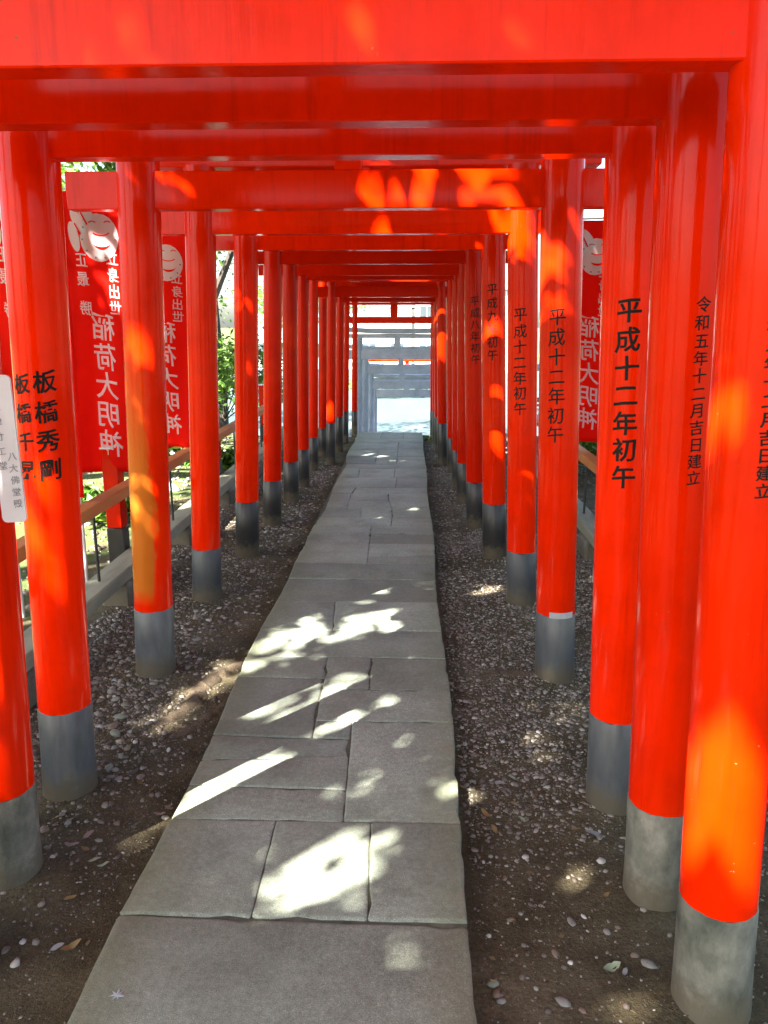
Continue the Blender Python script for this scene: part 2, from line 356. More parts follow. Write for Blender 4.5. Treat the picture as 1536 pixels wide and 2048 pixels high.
# ------------------------------------------------------------------ paved path: every slab its own piece
g = MB(); g.box(PATH_L + 0.012, PATH_R - 0.012, 0.2, PATH_END - 0.01, -0.12, -0.0055)
path = tag(g.build('path', BED), kind='structure')
def slab(corners, parent=path, name='slab', top=0.0, m=SLAB, depth=0.10, gap=0.0018, tilt=0.003):
    """corners: four (x, y) counter-clockwise from the near left one"""
    c = [Vector((p[0], p[1], 0)) for p in corners]; ctr = sum(c, Vector()) / len(c)
    out = []
    for i, p in enumerate(c):
        q = c[(i + 1) % len(c)]; k = max(2, int((q - p).length / 0.055))
        for j in range(k):
            w = p.lerp(q, j / k)
            if j == 0:                                       # a slightly broken corner
                d1 = (c[i-1] - p).normalized(); d2 = (q - p).normalized()
                r = rng.uniform(0.004, 0.014)
                out.append(p + d1 * r); out.append(p + (d1 + d2) * r * 0.3); out.append(p + d2 * r)
            else:
                nrm = Vector((q.y - p.y, p.x - q.x, 0)).normalized()
                chip = rng.uniform(0.004, 0.011) if rng.random() < 0.10 else 0
                out.append(w + nrm * (rng.uniform(-0.0022, 0.0016) - chip))
    def inset(w, d):
        v = ctr - w; return w + v.normalized() * d
    tx, ty, tz = rng.uniform(-tilt, tilt), rng.uniform(-tilt, tilt), rng.uniform(-0.003, 0.003)
    def ht(w): return top + tz + tx * (w.x - ctr.x) + ty * (w.y - ctr.y)
    k = len(out); V = []; 
    r0 = [inset(w, gap) for w in out]
    V += [(w.x, w.y, top - depth) for w in r0]
    V += [(w.x, w.y, ht(w) - rng.uniform(0.003, 0.0048)) for w in r0]
    r1 = [inset(w, gap + rng.uniform(0.003, 0.006)) for w in out]
    V += [(w.x, w.y, ht(w) - 0.0012) for w in r1]
    r2 = [inset(w, gap + 0.014) for w in out]
    V += [(w.x, w.y, ht(w)) for w in r2]
    F = []
    for ring in range(3):
        for i in range(k):
            a, b = ring * k + i, ring * k + (i + 1) % k
            F.append((a, b, b + k, a + k))
    F.append(tuple(range(3 * k, 4 * k)))
    g = MB(); g.add(V, F)
    return g.build(name, m, parent, smooth=True)
def yY(y): return gnd(640, y).y
def edgeL(Y): return PATH_L + 0.012 * math.sin(Y * 3.1) + (0.03 if 5.5 < Y < 9 else 0.0) * min(1, Y - 5.5)
def edgeR(Y): return PATH_R + 0.010 * math.sin(Y * 2.3 + 1)
def row(ytop, ybot, joints=()):
    """a full-width row between two joints of the photograph; joints: pixel columns of the upright joints (top, bottom)"""
    Y1, Y0 = yY(ytop), (yY(ybot) if ybot < 2100 else ybot - 2100)
    xt = [edgeL(Y1)] + [gnd(a, ytop).x for a, b in joints] + [edgeR(Y1)]
    xb = [edgeL(Y0)] + [gnd(b, min(ybot, 2080)).x for a, b in joints] + [edgeR(Y0)]
    for i in range(len(xt) - 1):
        slab([(xb[i], Y0), (xb[i+1], Y0), (xt[i+1], Y1), (xt[i], Y1)])
def piece(pts):
    """a slab by its corners in the photograph, near left first, counter-clockwise; 'L'/'R' snap to the path's edges"""
    out = []
    for x, y in pts:
        Y = yY(y); out.append((edgeL(Y) if x == 'L' else edgeR(Y) if x == 'R' else gnd(x, y).x, Y))
    slab(out)
slab([(PATH_L, 0.22), (PATH_R, 0.22), (PATH_R, 1.16), (PATH_L, 1.16)])
Y1 = yY(1838); slab([(edgeL(1.16), 1.16), (edgeR(1.16), 1.16), (edgeR(Y1), Y1 - 0.01), (edgeL(Y1), Y1)])
row(1641, 1838, [(552, 500), (742, 735)])
piece([('L',1641), (687,1641), (692,1577), ('L',1573)])
piece([('L',1573), (692,1577), (697,1511), ('L',1524)])
piece([('L',1524), (697,1511), (700,1476), ('L',1472)])
piece([(687,1641), ('R',1641), ('R',1441), (704,1441)])
piece([('L',1472), (624,1475), (645,1356), ('L',1355)])
piece([(624,1475), (700,1476), (704,1441), (631,1441)])
piece([(631,1441), ('R',1441), ('R',1377), (645,1377)])
piece([('L',1355), (650,1356), (656,1313), ('L',1313)])
piece([(645,1377), (738,1377), (742,1313), (656,1313)])
piece([(738,1377), ('R',1377), ('R',1313), (742,1313)])
row(1260, 1313)
row(1202, 1260, [(671, 665)])
row(1157, 1202)
row(1126, 1157)
piece([('L',1126), (734,1126), (743,1050), ('L',1050)])
piece([(734,1126), ('R',1126), ('R',1108), (736,1112)])
piece([(736,1112), ('R',1108), ('R',1086), (739,1086)])
piece([(739,1086), ('R',1086), ('R',1067), (741,1064)])
piece([(741,1064), ('R',1067), ('R',1050), (743,1050)])
row(1034, 1050, [(784, 782)])
row(1017, 1034, [(723, 722), (785, 784)])
piece([('L',1017), (695,1017), (702,986), ('L',986)])
piece([(695,1017), (785,1017), (778,1001), (698,1001)])
piece([(698,1001), (778,1001), (776,986), (702,986)])
piece([(785,1017), ('R',1017), ('R',986), (776,986), (778,1001)])
row(974, 986, [(711, 704)])
row(954, 974, [(794, 790)])
row(936, 954, [(720, 716), (790, 788)])
row(927, 936)
row(912, 927, [(754, 750), (795, 793)])
row(898, 912, [(757, 754), (796, 795)])
row(884, 898, [(797, 796)])
row(877, 884)
Y0 = yY(877)
for a, b in ((PATH_L, -0.42), (-0.42, -0.10), (-0.10, PATH_R)):
    slab([(a, Y0), (b, Y0), (b, PATH_END - 0.002), (a, PATH_END - 0.002)])
# steps leading down to the court
g = MB(); g.box(PATH_L - 0.1, PATH_R + 0.1, PATH_END, PATH_END + 0.05, -0.6, -0.05)
stairs = tag(g.build('stairs', BED), kind='structure')
for i in range(STEP_N):
    z = -STEP_DROP * (i + 1); y0 = PATH_END + STEP_RUN * i
    slab([(PATH_L - 0.12, y0), (PATH_R + 0.12, y0), (PATH_R + 0.12, y0 + STEP_RUN), (PATH_L - 0.12, y0 + STEP_RUN)], stairs, 'step', z, SLAB, 0.30, 0.002)

# ------------------------------------------------------------------ lettering
_glyph = {}
def glyph(ch):
    if ch in _glyph: return _glyph[ch]
    c = bpy.data.curves.new('glyph', 'FONT'); c.body = ch; c.size = 1.0; c.resolution_u = 3; c.offset = 0.010
    o = bpy.data.objects.new('glyph', c); COL.objects.link(o)
    dg = bpy.context.evaluated_depsgraph_get()
    me = bpy.data.meshes.new_from_object(o.evaluated_get(dg))
    bpy.data.objects.remove(o); bpy.data.curves.remove(c)
    bm = bmesh.new(); bm.from_mesh(me); bpy.data.meshes.remove(me)
    bmesh.ops.remove_doubles(bm, verts=bm.verts[:], dist=1e-5)
    for k in range(1, 12):
        bmesh.ops.bisect_plane(bm, geom=bm.verts[:] + bm.edges[:] + bm.faces[:], plane_co=(k / 12, 0, 0), plane_no=(1, 0, 0))
    bmesh.ops.triangulate(bm, faces=bm.faces[:])
    bm.verts.index_update()
    V = [(v.co.x - 0.5, v.co.y - 0.38) for v in bm.verts]
    # brush slant: strokes rise a little to the right, and are not quite even
    V = [(x + 0.012 * math.sin(9 * y + ord(ch)), y + 0.10 * x + 0.012 * math.sin(7 * x + ord(ch))) for x, y in V]
    F = [tuple(v.index for v in f.verts) for f in bm.faces]; bm.free()
    _glyph[ch] = (V, F); return _glyph[ch]
def column(text, size, pitch, wide=1.0, col=0.0, z0=0.0, jitter=0.02, mirror=False):
    """flat lettering (u, v): one column read downwards from v = z0"""
    g = MB()
    for i, ch in enumerate(text):
        if ch == ' ': continue
        V, F = glyph(ch); du = rng.uniform(-jitter, jitter) * size; dv = rng.uniform(-jitter, jitter) * size
        s = -1 if mirror else 1
        g.add([(s * (x * size * wide + du) + col, 0, z0 - (i + 0.5) * pitch + y * size + dv) for x, y in V], F)
    return g

# ------------------------------------------------------------------ torii gates
TORII = {}
def torii(key, Y, xl, xr, rb, rt, tie, label, base_h=0.26, sleeve=None, paint=None, paintL=None, tie_h=0.145, tie_d=0.075, gap=0.185, g0=-0.06, lean=0.036,
          over=0.20, group='vermilion torii gates over the path', cat='torii gate', name='torii_gate', m_l=None):
    paint = paint or RED; sleeve = sleeve or GREY_SLEEVE
    cx = (xl + xr) / 2
    root = tag(empty(name, (cx, Y, g0)), label, cat, group)
    top = tie + tie_h + gap                                 # underside of the lintel
    P = {}
    for side, x in (('L', xl), ('R', xr)):
        s = 1 if side == 'L' else -1
        sh = lambda z, s=s: (s * lean * max(0.0, z), 0)
        prof = []; H = top - g0; K = 14
        rr = lambda z: rb + (rt - rb) * min(1, max(0, z / H))
        p = MB(); p.lathe([(rr(z), z) for z in [base_h - g0 + (H + 0.01 - base_h + g0) * i / K for i in range(K + 1)]], 44, 0, 0, sh)
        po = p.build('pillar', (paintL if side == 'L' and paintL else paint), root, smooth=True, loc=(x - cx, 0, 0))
        b = MB(); zt = base_h - g0
        rs = lambda z: rr(z) + 0.0022
        b.lathe([(rs(0) + 0.004, -0.12), (rs(0) + 0.003, 0.02), (rs(zt * .5), zt * .5), (rs(zt), zt - 0.004), (rs(zt) - 0.003, zt)], 44, 0, 0, sh)
        ph = rng.uniform(0, 6)                              # the paint line is brushed by hand, not ruled
        b.v = [(v[0], v[1], v[2] + (0.0022 * math.sin(5 * math.atan2(v[1], v[0]) + ph) + 0.0016 * math.sin(13 * math.atan2(v[1], v[0]) + 2 * ph) if v[2] > zt - 0.006 else 0)) for v in b.v]
        b.build('base_sleeve', sleeve, po, smooth=True)
        P[side] = (po, x, rr, sh)
    # the tie beam runs through both pillars and stands out beyond them
    ins = lean * (tie - g0)
    x0, x1 = xl - cx + ins - rt - over, xr - cx - ins + rt + over
    t = MB(); t.box(x0, x1, -tie_d / 2, tie_d / 2, tie - g0, tie - g0 + tie_h, 0.0035); t.build('tie_beam', paint, root)
    k = MB(); k.box(-0.055, 0.055, -tie_d * 0.42, tie_d * 0.42, tie - g0 + tie_h, top - g0 + 0.004, 0.004); k.build('strut', paint, root)
    # lintel: an inner beam and a wider, slightly upturned one above it
    e0, e1 = x0 - 0.10, x1 + 0.10
    s1 = MB(); s1.box(e0, e1, -0.055, 0.055, top - g0, top - g0 + 0.075, 0.005); s1.build('inner_lintel', paint, root)
    s2 = MB(); n = 16; V = []; F = []
    for i in range(n + 1):
        u = -1 + 2 * i / n; xx = (e0 + e1) / 2 + u * ((e1 - e0) / 2 + 0.05); lift = 0.05 * abs(u) ** 3
        zb, zt2 = top - g0 + 0.077 + lift * 0.0 + (lift if abs(u) > 0.9 else lift), top - g0 + 0.165 + lift
        V += [(xx, -0.075, zb), (xx, 0.075, zb), (xx, 0.085, zt2 - 0.015), (xx, 0, zt2), (xx, -0.085, zt2 - 0.015)]
    for i in range(n):
        for j in range(5):
            a, b2 = i * 5 + j, i * 5 + (j + 1) % 5
            F.append((a, a + 5, b2 + 5, b2))
    F.append((0, 1, 2, 3, 4)); F.append(tuple(n * 5 + j for j in (4, 3, 2, 1, 0)))
    s2.add(V, F); s2.build('lintel', paint, root)
    TORII[key] = (root, P, Y, g0)
    return root
A = RED
GATES = [
 # key Y     xl     xr    rb     rt    tie    base  sleeve   label
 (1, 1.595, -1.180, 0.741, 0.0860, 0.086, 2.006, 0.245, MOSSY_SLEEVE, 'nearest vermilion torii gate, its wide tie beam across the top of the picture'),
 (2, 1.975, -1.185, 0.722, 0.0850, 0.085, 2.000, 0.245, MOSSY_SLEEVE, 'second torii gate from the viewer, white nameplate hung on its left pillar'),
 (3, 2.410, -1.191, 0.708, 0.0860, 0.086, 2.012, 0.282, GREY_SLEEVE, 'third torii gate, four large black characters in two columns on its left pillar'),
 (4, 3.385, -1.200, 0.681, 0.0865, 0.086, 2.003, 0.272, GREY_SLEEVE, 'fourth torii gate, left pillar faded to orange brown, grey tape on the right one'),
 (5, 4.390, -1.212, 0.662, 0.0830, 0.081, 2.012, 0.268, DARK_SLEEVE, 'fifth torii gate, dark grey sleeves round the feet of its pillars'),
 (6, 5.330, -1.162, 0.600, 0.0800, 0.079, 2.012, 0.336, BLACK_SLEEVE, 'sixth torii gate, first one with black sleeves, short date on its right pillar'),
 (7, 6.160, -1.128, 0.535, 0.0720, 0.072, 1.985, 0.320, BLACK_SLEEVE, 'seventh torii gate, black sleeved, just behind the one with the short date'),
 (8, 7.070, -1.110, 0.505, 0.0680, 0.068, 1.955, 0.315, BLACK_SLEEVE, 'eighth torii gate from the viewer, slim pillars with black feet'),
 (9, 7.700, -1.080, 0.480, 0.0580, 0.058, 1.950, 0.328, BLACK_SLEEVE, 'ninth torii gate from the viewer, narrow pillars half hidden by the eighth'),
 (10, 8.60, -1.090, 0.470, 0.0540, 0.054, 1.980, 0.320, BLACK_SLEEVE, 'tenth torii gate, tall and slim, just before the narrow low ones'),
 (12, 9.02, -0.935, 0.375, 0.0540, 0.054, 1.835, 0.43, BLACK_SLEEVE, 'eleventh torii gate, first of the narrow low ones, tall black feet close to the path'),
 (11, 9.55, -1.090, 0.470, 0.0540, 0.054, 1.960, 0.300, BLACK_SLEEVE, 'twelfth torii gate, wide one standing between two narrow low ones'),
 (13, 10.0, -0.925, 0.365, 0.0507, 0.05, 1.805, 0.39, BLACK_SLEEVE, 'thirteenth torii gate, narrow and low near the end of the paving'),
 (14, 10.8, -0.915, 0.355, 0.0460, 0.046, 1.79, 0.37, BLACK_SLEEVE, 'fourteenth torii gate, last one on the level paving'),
]
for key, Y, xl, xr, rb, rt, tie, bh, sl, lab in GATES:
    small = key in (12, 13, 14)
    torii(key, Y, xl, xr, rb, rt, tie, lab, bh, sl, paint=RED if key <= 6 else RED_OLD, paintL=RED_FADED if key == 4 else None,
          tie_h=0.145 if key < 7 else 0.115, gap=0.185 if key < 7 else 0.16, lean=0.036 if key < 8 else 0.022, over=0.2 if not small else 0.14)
torii('end', 11.95, -0.865, 0.345, 0.045, 0.042, 1.55, 'small torii gate at the head of the steps, its strut seen against the sky', 0.25, BLACK_SLEEVE, RED_OLD,
      tie_h=0.10, tie_d=0.06, gap=0.165, g0=-STEP_DROP * 1 - 0.02, lean=0.012, over=0.12)
# grey stone gates down the steps, then a red one
def gz_step(Y): return -STEP_DROP * (int((Y - PATH_END) / STEP_RUN) + 1) - 0.01
STONE = [(13.6, -0.935, 0.455, 0.95, 'upper grey stone torii gate on the steps, its lintel in full view'),
         (15.4, -0.93, 0.53, 0.60, 'second grey stone torii gate down the steps, below the first'),
         (16.9, -0.90, 0.52, 0.19, 'third grey stone torii gate down the steps'),
         (18.1, -0.88, 0.70, -0.09, 'lowest grey stone torii gate at the foot of the steps')]
for Y, xl, xr, tie, lab in STONE:
    torii(('stone', Y), Y, xl, xr, 0.082, 0.076, tie, lab, gz_step(Y) + 0.12, GRANITE_TORII, GRANITE_TORII, tie_h=0.165, tie_d=0.11, gap=0.19, g0=gz_step(Y), lean=0.015, over=0.16,
          group='stone torii gates on the steps')
torii('court', 20.4, -1.16, 0.95, 0.055, 0.05, 0.26, 'far red torii gate beyond the stone ones, on the court', COURT_Z + 0.3, GREY_SLEEVE, RED, tie_h=0.06, gap=0.28, g0=COURT_Z + 0.03, lean=0.005)

# ------------------------------------------------------------------ inscriptions wrapped round the pillars
def inscribe(key, side, text, xpx, y0px, y1px, wide=1.0, m=INK, sz=None, passes=3):
    """text column centred where the photograph shows it on this pillar"""
    root, P, Y, g0 = TORII[key]; po, px, rr, sh = P[side]
    ymid = (y0px + y1px) / 2
    # angle round the pillar at which the middle of the column is seen
    best = None
    for i in range(721):
        a = -math.pi + math.pi * i / 720                     # front half: a = -90 deg faces the viewer
        zz = atY(xpx, ymid, Y - 0.09).z; h = zz - g0
        q = Vector((px + sh(h)[0] + rr(h) * math.cos(a), Y + rr(h) * math.sin(a), zz))
        v = np.array(q) - np.array((0, 0, EYE)); u = 768 + FPX * (v @ _rt) / (v @ _fw)
        if best is None or abs(u - xpx) < best[0]:
            if (Vector((0, 0, zz)) - q).dot(Vector((math.cos(a), math.sin(a), 0))) > 0: best = (abs(u - xpx), a)
    a0 = best[1]; rm = rr(1.2)
    zt = atY(xpx, y0px, Y + rm * math.sin(a0)).z - g0; zb = atY(xpx, y1px, Y + rm * math.sin(a0)).z - g0
    pitch = (zt - zb) / len(text); size = sz or pitch * 0.92
    c = column(text, size, pitch, wide, 0.0, zt)
    out = MB(); V = []
    for u, _, z in c.v:
        V.append((u, z))
    # three passes of the brush, each a hair above the last, thicken the strokes
    for du, dz, lift in ((0, 0, 0.0009), (0.024, 0.004, 0.0012), (0.010, 0.020, 0.0015))[:passes]:
        W_ = []
        for u, z in V:
            u2, z2 = u + (du - 0.012) * size, z + (dz - 0.010) * size; r = rr(z2) + lift; a = a0 + u2 / r; d = sh(z2)
            W_.append((d[0] + r * math.cos(a), d[1] + r * math.sin(a), z2))
        out.add(W_, c.f)
    return out.build('inscription', m, po)
inscribe(3, 'R', '平成十二年初午', 1252, 592, 980)
inscribe(4, 'R', '平成十二年初午', 1113, 612, 888, passes=1)
inscribe(5, 'R', '平成十二年初午', 1040, 613, 832, passes=1)
inscribe(6, 'R', '平成九年初午', 985, 565, 722, passes=1)
inscribe(7, 'R', '平成八年初午', 951, 590, 730, passes=1)
inscribe(2, 'R', '令和五年十二月吉日建立', 1398, 590, 972, passes=1)
inscribe(1, 'R', '令和五年十二月吉日建立', 1541, 590, 1000)
inscribe(3, 'L', '板橋秀剛', 95, 732, 968, sz=0.070)
inscribe(3, 'L', '板橋千晃', 48, 738, 968, sz=0.062)

# white nameplate on the second gate's left pillar, and the grey tape on the fourth gate's right pillar
root, P, Y, g0 = TORII[2]
def rounded(w, h, r, n=6):
    out = []
    for cx_, cz_, a0 in ((w/2-r, h/2-r, 0), (-w/2+r, h/2-r, 90), (-w/2+r, -h/2+r, 180), (w/2-r, -h/2+r, 270)):
        for i in range(n + 1):
            a = R(a0 + 90 * i / n); out.append((cx_ + r * math.cos(a), cz_ + r * math.sin(a)))
    return out
def plate(g, outline, y0, y1):
    n = len(outline); g.add([(x, y0, z) for x, z in outline] + [(x, y1, z) for x, z in outline],
        [tuple(range(n)), tuple(range(2*n-1, n-1, -1))] + [(i, i + n, (i+1) % n + n, (i+1) % n) for i in range(n)]); return g
yp = Y - 0.105
p0 = atY(13, 900, yp)
np_ = tag(empty('nameplate', p0), 'tilted white rounded nameplate with grey writing, at the left border of the picture', 'nameplate')
np_.rotation_euler = (0, R(-0.6), R(8))
g = MB(); plate(g, rounded(0.058, 0.365, 0.012), -0.004, 0.004); g.build('board', PALE, np_)
c1 = column('八大佛堂殿', 0.022, 0.030, 1.0, 0.013, 0.0); c1.v = [(x, -0.0052, z) for x, y, z in c1.v]; c1.build('writing', GREYINK, np_)
c2 = column('三社津竹工堂', 0.022, 0.036, 1.0, -0.011, 0.160); c2.v = [(x, -0.0052, z) for x, y, z in c2.v]; c2.build('writing', GREYINK, np_)
b = MB(); b.tube([(-0.018, 0.004, 0.12), (-0.02, 0.03, 0.12)], 0.004, 8); b.build('bracket', IRON, np_)
root, P, Y, g0 = TORII[4]; po, px, rr, sh = P['R']
g = MB(); V = []; F = []; n = 10; z0, z1 = 0.272 + 0.06 - 0.004, 0.272 + 0.06 + 0.024
for i in range(n + 1):
    a = R(-118 + 72 * i / n)
    for z in (z0, z1):
        r = rr(z) + 0.004; d = sh(z); V.append((d[0] + r * math.cos(a), r * math.sin(a), z))
for i in range(n): F.append((2*i, 2*i+2, 2*i+3, 2*i+1))
g.add(V, F); g.build('grey_tape_patch', SILVER, po, smooth=True)

# ------------------------------------------------------------------ low red railings outside the gates
def railing(x, ys_, label, y_from, y_to, rods):
    root = tag(empty('railing', (x, y_from, -0.03)), label, 'railing', 'low red railings beside the gates')
    L = y_to - y_from
    g = MB(); g.box(-0.045, 0.045, 0, L, 0.575, 0.64, 0.006); g.build('top_rail', TANRAIL, root, smooth=True)
    g = MB(); g.box(-0.075, 0.075, 0, L, 0.11, 0.19, 0.008); g.build('sill', OLDWOOD, root, smooth=True)
    for yy in ys_:
        g = MB(); g.box(-0.05, 0.05, -0.05, 0.05, 0.33, 0.83, 0.006)
        po = g.build('post', RED_OLD, root, smooth=True, loc=(-0.13 if x < 0 else 0.13, yy - y_from, 0))
        g = MB(); g.box(-0.052, 0.052, -0.052, 0.052, -0.15, 0.33, 0.004); g.build('base_sleeve', BLACK_SLEEVE, po, smooth=True)
        g = MB(); g.box(-0.054, 0.054, -0.054, 0.054, 0.83, 0.843, 0.003); g.build('cap', PALE, po)
    for yy in rods:
        g = MB(); g.tube([(0, 0, 0.18), (0, 0, 0.58)], 0.0085, 8); g.build('rod', IRON, root, smooth=True, loc=(0, yy - y_from, 0))
    for yy in [y_from + 0.6 + 1.3 * i for i in range(int(L / 1.3))]:
        g = MB(); g.box(-0.09, 0.09, -0.13, 0.13, -0.12, 0.108, 0.02); g.build('footing_stone', MOSSY_SLEEVE, root, loc=(0, yy - y_from, 0))
railing(-1.72, [1.9, 4.72, 7.25, 9.8], 'low red railing with grey sill left of the torii gates', 1.2, 10.9, [3.37 + 0.69 * i for i in range(11)])
railing(1.31, [3.2, 5.7, 8.2], 'low red railing with grey sill right of the torii gates', 2.2, 10.2, [3.0 + 0.69 * i for i in range(10)])

# ------------------------------------------------------------------ nobori banners
def banner(x, Y, z0, label, width=0.42, height=1.62, mirror=True, rz=0.0, lean=0.0, seed=0):
    root = tag(empty('nobori_banner', (x, Y, 0), rz), label, 'banner', 'red nobori banners along the railings')
    z1 = z0 + height
    def wav(u, z):
        return 0.026 * math.sin(4.2 * u / width + 1.9 * z + seed) + 0.014 * math.sin(4.6 * z + seed * 2.1) + 0.009 * math.sin(11 * u / width - 3.1 * z + seed)
    def pt(u, z, off=0.0): return (u + lean * (z - z0), wav(u, z) + off, z)
    g = MB(); nu, nz = 14, 40
    V = [pt(-width/2 + width * i / nu, z0 + height * j / nz) for j in range(nz + 1) for i in range(nu + 1)]
    F = [(j*(nu+1)+i, j*(nu+1)+i+1, (j+1)*(nu+1)+i+1, (j+1)*(nu+1)+i) for j in range(nz) for i in range(nu)]
    g.add(V, F); cl = g.build('cloth', CLOTH_RED, root, smooth=True)
    sol = cl.modifiers.new('thickness', 'SOLIDIFY'); sol.thickness = 0.0016; sol.offset = 0
    s = -1 if mirror else 1
    def flat(mb, name, m, off=-0.0028, par=cl):
        mb.v = [pt(u, z, off) for u, _, z in mb.v]; return mb.build(name, m, par)
    for txt, size, pitch, col, top in (('稲荷大明神', 0.165, 0.172, 0.0, z0 + 0.955), ('立身出世', 0.085, 0.092, s * -0.095, z0 + 1.30), ('正最', 0.085, 0.105, s * 0.095, z0 + 1.30), ('勝', 0.085, 0.105, s * 0.095, z0 + 1.03), ('一', 0.085, 0.09, 0.02, z0 + 1.30)):
        flat(column(txt, size, pitch, 0.95, col, top, mirror=mirror), 'lettering', CLOTH_WHITE)
    # printed emblem: a white scalloped disc with finger-like lobes and a red crescent
    e = MB(); zc = z0 + 1.385; rd = 0.125; n = 36
    def disc(mb, cu, cz, ru, rz_, rot=0.0, n=20):
        rings = 4; V = [(cu, 0, cz)]; F = []
        for k in range(1, rings + 1):
            for i in range(n):
                a = 2 * math.pi * i / n; x_, y_ = ru * k / rings * math.cos(a), rz_ * k / rings * math.sin(a)
                V.append((cu + x_ * math.cos(rot) - y_ * math.sin(rot), 0, cz + x_ * math.sin(rot) + y_ * math.cos(rot)))
        for i in range(n): F.append((0, 1 + i, 1 + (i + 1) % n))
        for k in range(rings - 1):
            for i in range(n):
                a, b = 1 + k * n + i, 1 + k * n + (i + 1) % n; F.append((a, a + n, b + n, b))
        mb.add(V, F)
    disc(e, 0.03, zc - 0.02, 0.115, 0.13)
    flat(e, 'emblem_disc', CLOTH_WHITE, -0.0030)
    for i, (u, z, r) in enumerate(((-0.125, -0.01, 12), (-0.085, 0.065, 30), (-0.03, 0.105, 35))):
        l = MB(); disc(l, u, zc + z, 0.034, 0.085, R(r)); flat(l, 'emblem_lobe', CLOTH_WHITE, -0.0034 - 0.0004 * i)
    cr = MB(); V = []; F = []
    for i in range(15):
        a = R(200 + 140 * i / 14); V += [(0.045 + 0.055 * math.cos(a), 0, zc - 0.035 + 0.050 * math.sin(a)), (0.045 + 0.055 * math.cos(a), 0, zc - 0.045 + 0.024 * math.sin(a))]
    for i in range(14): F.append((2*i, 2*i+2, 2*i+3, 2*i+1))
    cr.add(V, F); flat(cr, 'emblem_crescent', CLOTH_RED, -0.0052)
    # fine red line work inside the emblem and grey dots round its rim
    def stroke(pts, w, name, m, off):
        q = MB(); V = []; F = []
        for i, (u, z) in enumerate(pts):
            a = pts[min(i + 1, len(pts) - 1)]; b_ = pts[max(i - 1, 0)]; dx_, dz_ = a[0] - b_[0], a[1] - b_[1]; L_ = math.hypot(dx_, dz_) or 1
            V += [(u - dz_ / L_ * w, 0, z + dx_ / L_ * w), (u + dz_ / L_ * w, 0, z - dx_ / L_ * w)]
        for i in range(len(pts) - 1): F.append((2*i, 2*i+1, 2*i+3, 2*i+2))
        q.add(V, F); flat(q, name, m, off)
    def arc(cu, cz, ru, rz_, a0, a1, k=9): return [(cu + ru * math.cos(R(a0 + (a1 - a0) * i / k)), cz + rz_ * math.sin(R(a0 + (a1 - a0) * i / k))) for i in range(k + 1)]
    stroke(arc(0.045, zc + 0.015, 0.05, 0.022, 200, 340), 0.0035, 'emblem_line', CLOTH_RED, -0.0056)
    stroke(arc(0.0, zc + 0.055, 0.020, 0.014, 20, 160), 0.003, 'emblem_line', CLOTH_RED, -0.0058)
    stroke(arc(0.085, zc + 0.055, 0.020, 0.014, 20, 160), 0.003, 'emblem_line', CLOTH_RED, -0.0060)
    for u0, z0_, u1, z1_ in ((-0.112, 0.062, -0.075, 0.0), (-0.062, 0.118, -0.028, 0.05)):
        stroke([(u0 + (u1 - u0) * i / 5, zc + z0_ + (z1_ - z0_) * i / 5) for i in range(6)], 0.0045, 'emblem_line', CLOTH_RED, -0.0062)
    for k in range(7):
        a = R(150 + 34 * k); d_ = MB(); disc(d_, 0.03 + 0.098 * math.cos(a), zc - 0.02 + 0.112 * math.sin(a), 0.006, 0.006, 0, 8); flat(d_, 'emblem_dot', GREYINK, -0.0064)
    pu = s * (width / 2 + 0.012)
    p = MB(); p.tube([(pu, 0, -0.10), (pu + lean * (z1 - z0), 0, z1 + 0.06)], 0.011, 10); p.build('pole', POLE, root, smooth=True)
    p = MB(); p.tube([(pu + lean * (z1 - z0), 0, z1 + 0.012), (-pu + lean * (z1 - z0), 0, z1 + 0.012)], 0.007, 8); p.build('cross_bar', POLE, root, smooth=True)
    for k in range(6):
        z = z0 + 0.1 + k * (height - 0.2) / 5; du = lean * (z - z0)
        q = MB(); q.box(min(pu, s * width / 2) - 0.013 + du, max(pu, s * width / 2) + 0.013 + du, -0.013, 0.013, z - 0.02, z + 0.02); q.build('loop', CLOTH_RED if k % 2 else CLOTH_WHITE, root)
banner(-1.96, 4.08, 0.64, 'red banner mostly hidden behind the third gate, left of the path', seed=1.0)
banner(-1.83, 4.66, 0.66, 'red banner with mirrored white writing between third and fourth gates', seed=0.2, lean=0.01)
banner(-1.84, 5.95, 0.62, 'red banner with mirrored white writing between fourth and fifth gates', seed=2.6)
banner(1.36, 6.05, 0.66, 'red banner right of the path, lower edge over the railing', seed=1.4, lean=-0.03, rz=R(-18))
banner(1.40, 4.75, 0.70, 'red banner right of the path, nearly hidden behind the third gate', seed=3.1, rz=R(-10))

# ------------------------------------------------------------------ gravel, pebbles, fallen leaves, roots
def ico(sub):
    bm = bmesh.new(); bmesh.ops.create_icosphere(bm, subdivisions=sub, radius=1.0)
    V = np.array([v.co[:] for v in bm.verts]); F = np.array([[v.index for v in f.verts] for f in bm.faces]); bm.free(); return V, F
ICO1 = ico(1); ICO2 = ico(2)
def big_mesh(name, V, F, m, smooth=True):
    me = bpy.data.meshes.new(name); me.vertices.add(len(V)); me.vertices.foreach_set('co', V.astype(np.float32).ravel())
    k = F.shape[1]; me.loops.add(F.size); me.loops.foreach_set('vertex_index', F.astype(np.int32).ravel())
    me.polygons.add(len(F)); me.polygons.foreach_set('loop_start', np.arange(len(F), dtype=np.int32) * k)
    me.polygons.foreach_set('loop_total', np.full(len(F), k, dtype=np.int32))
    if smooth: me.polygons.foreach_set('use_smooth', np.ones(len(F), dtype=bool))
    me.update(); me.validate(); me.materials.append(m); return me
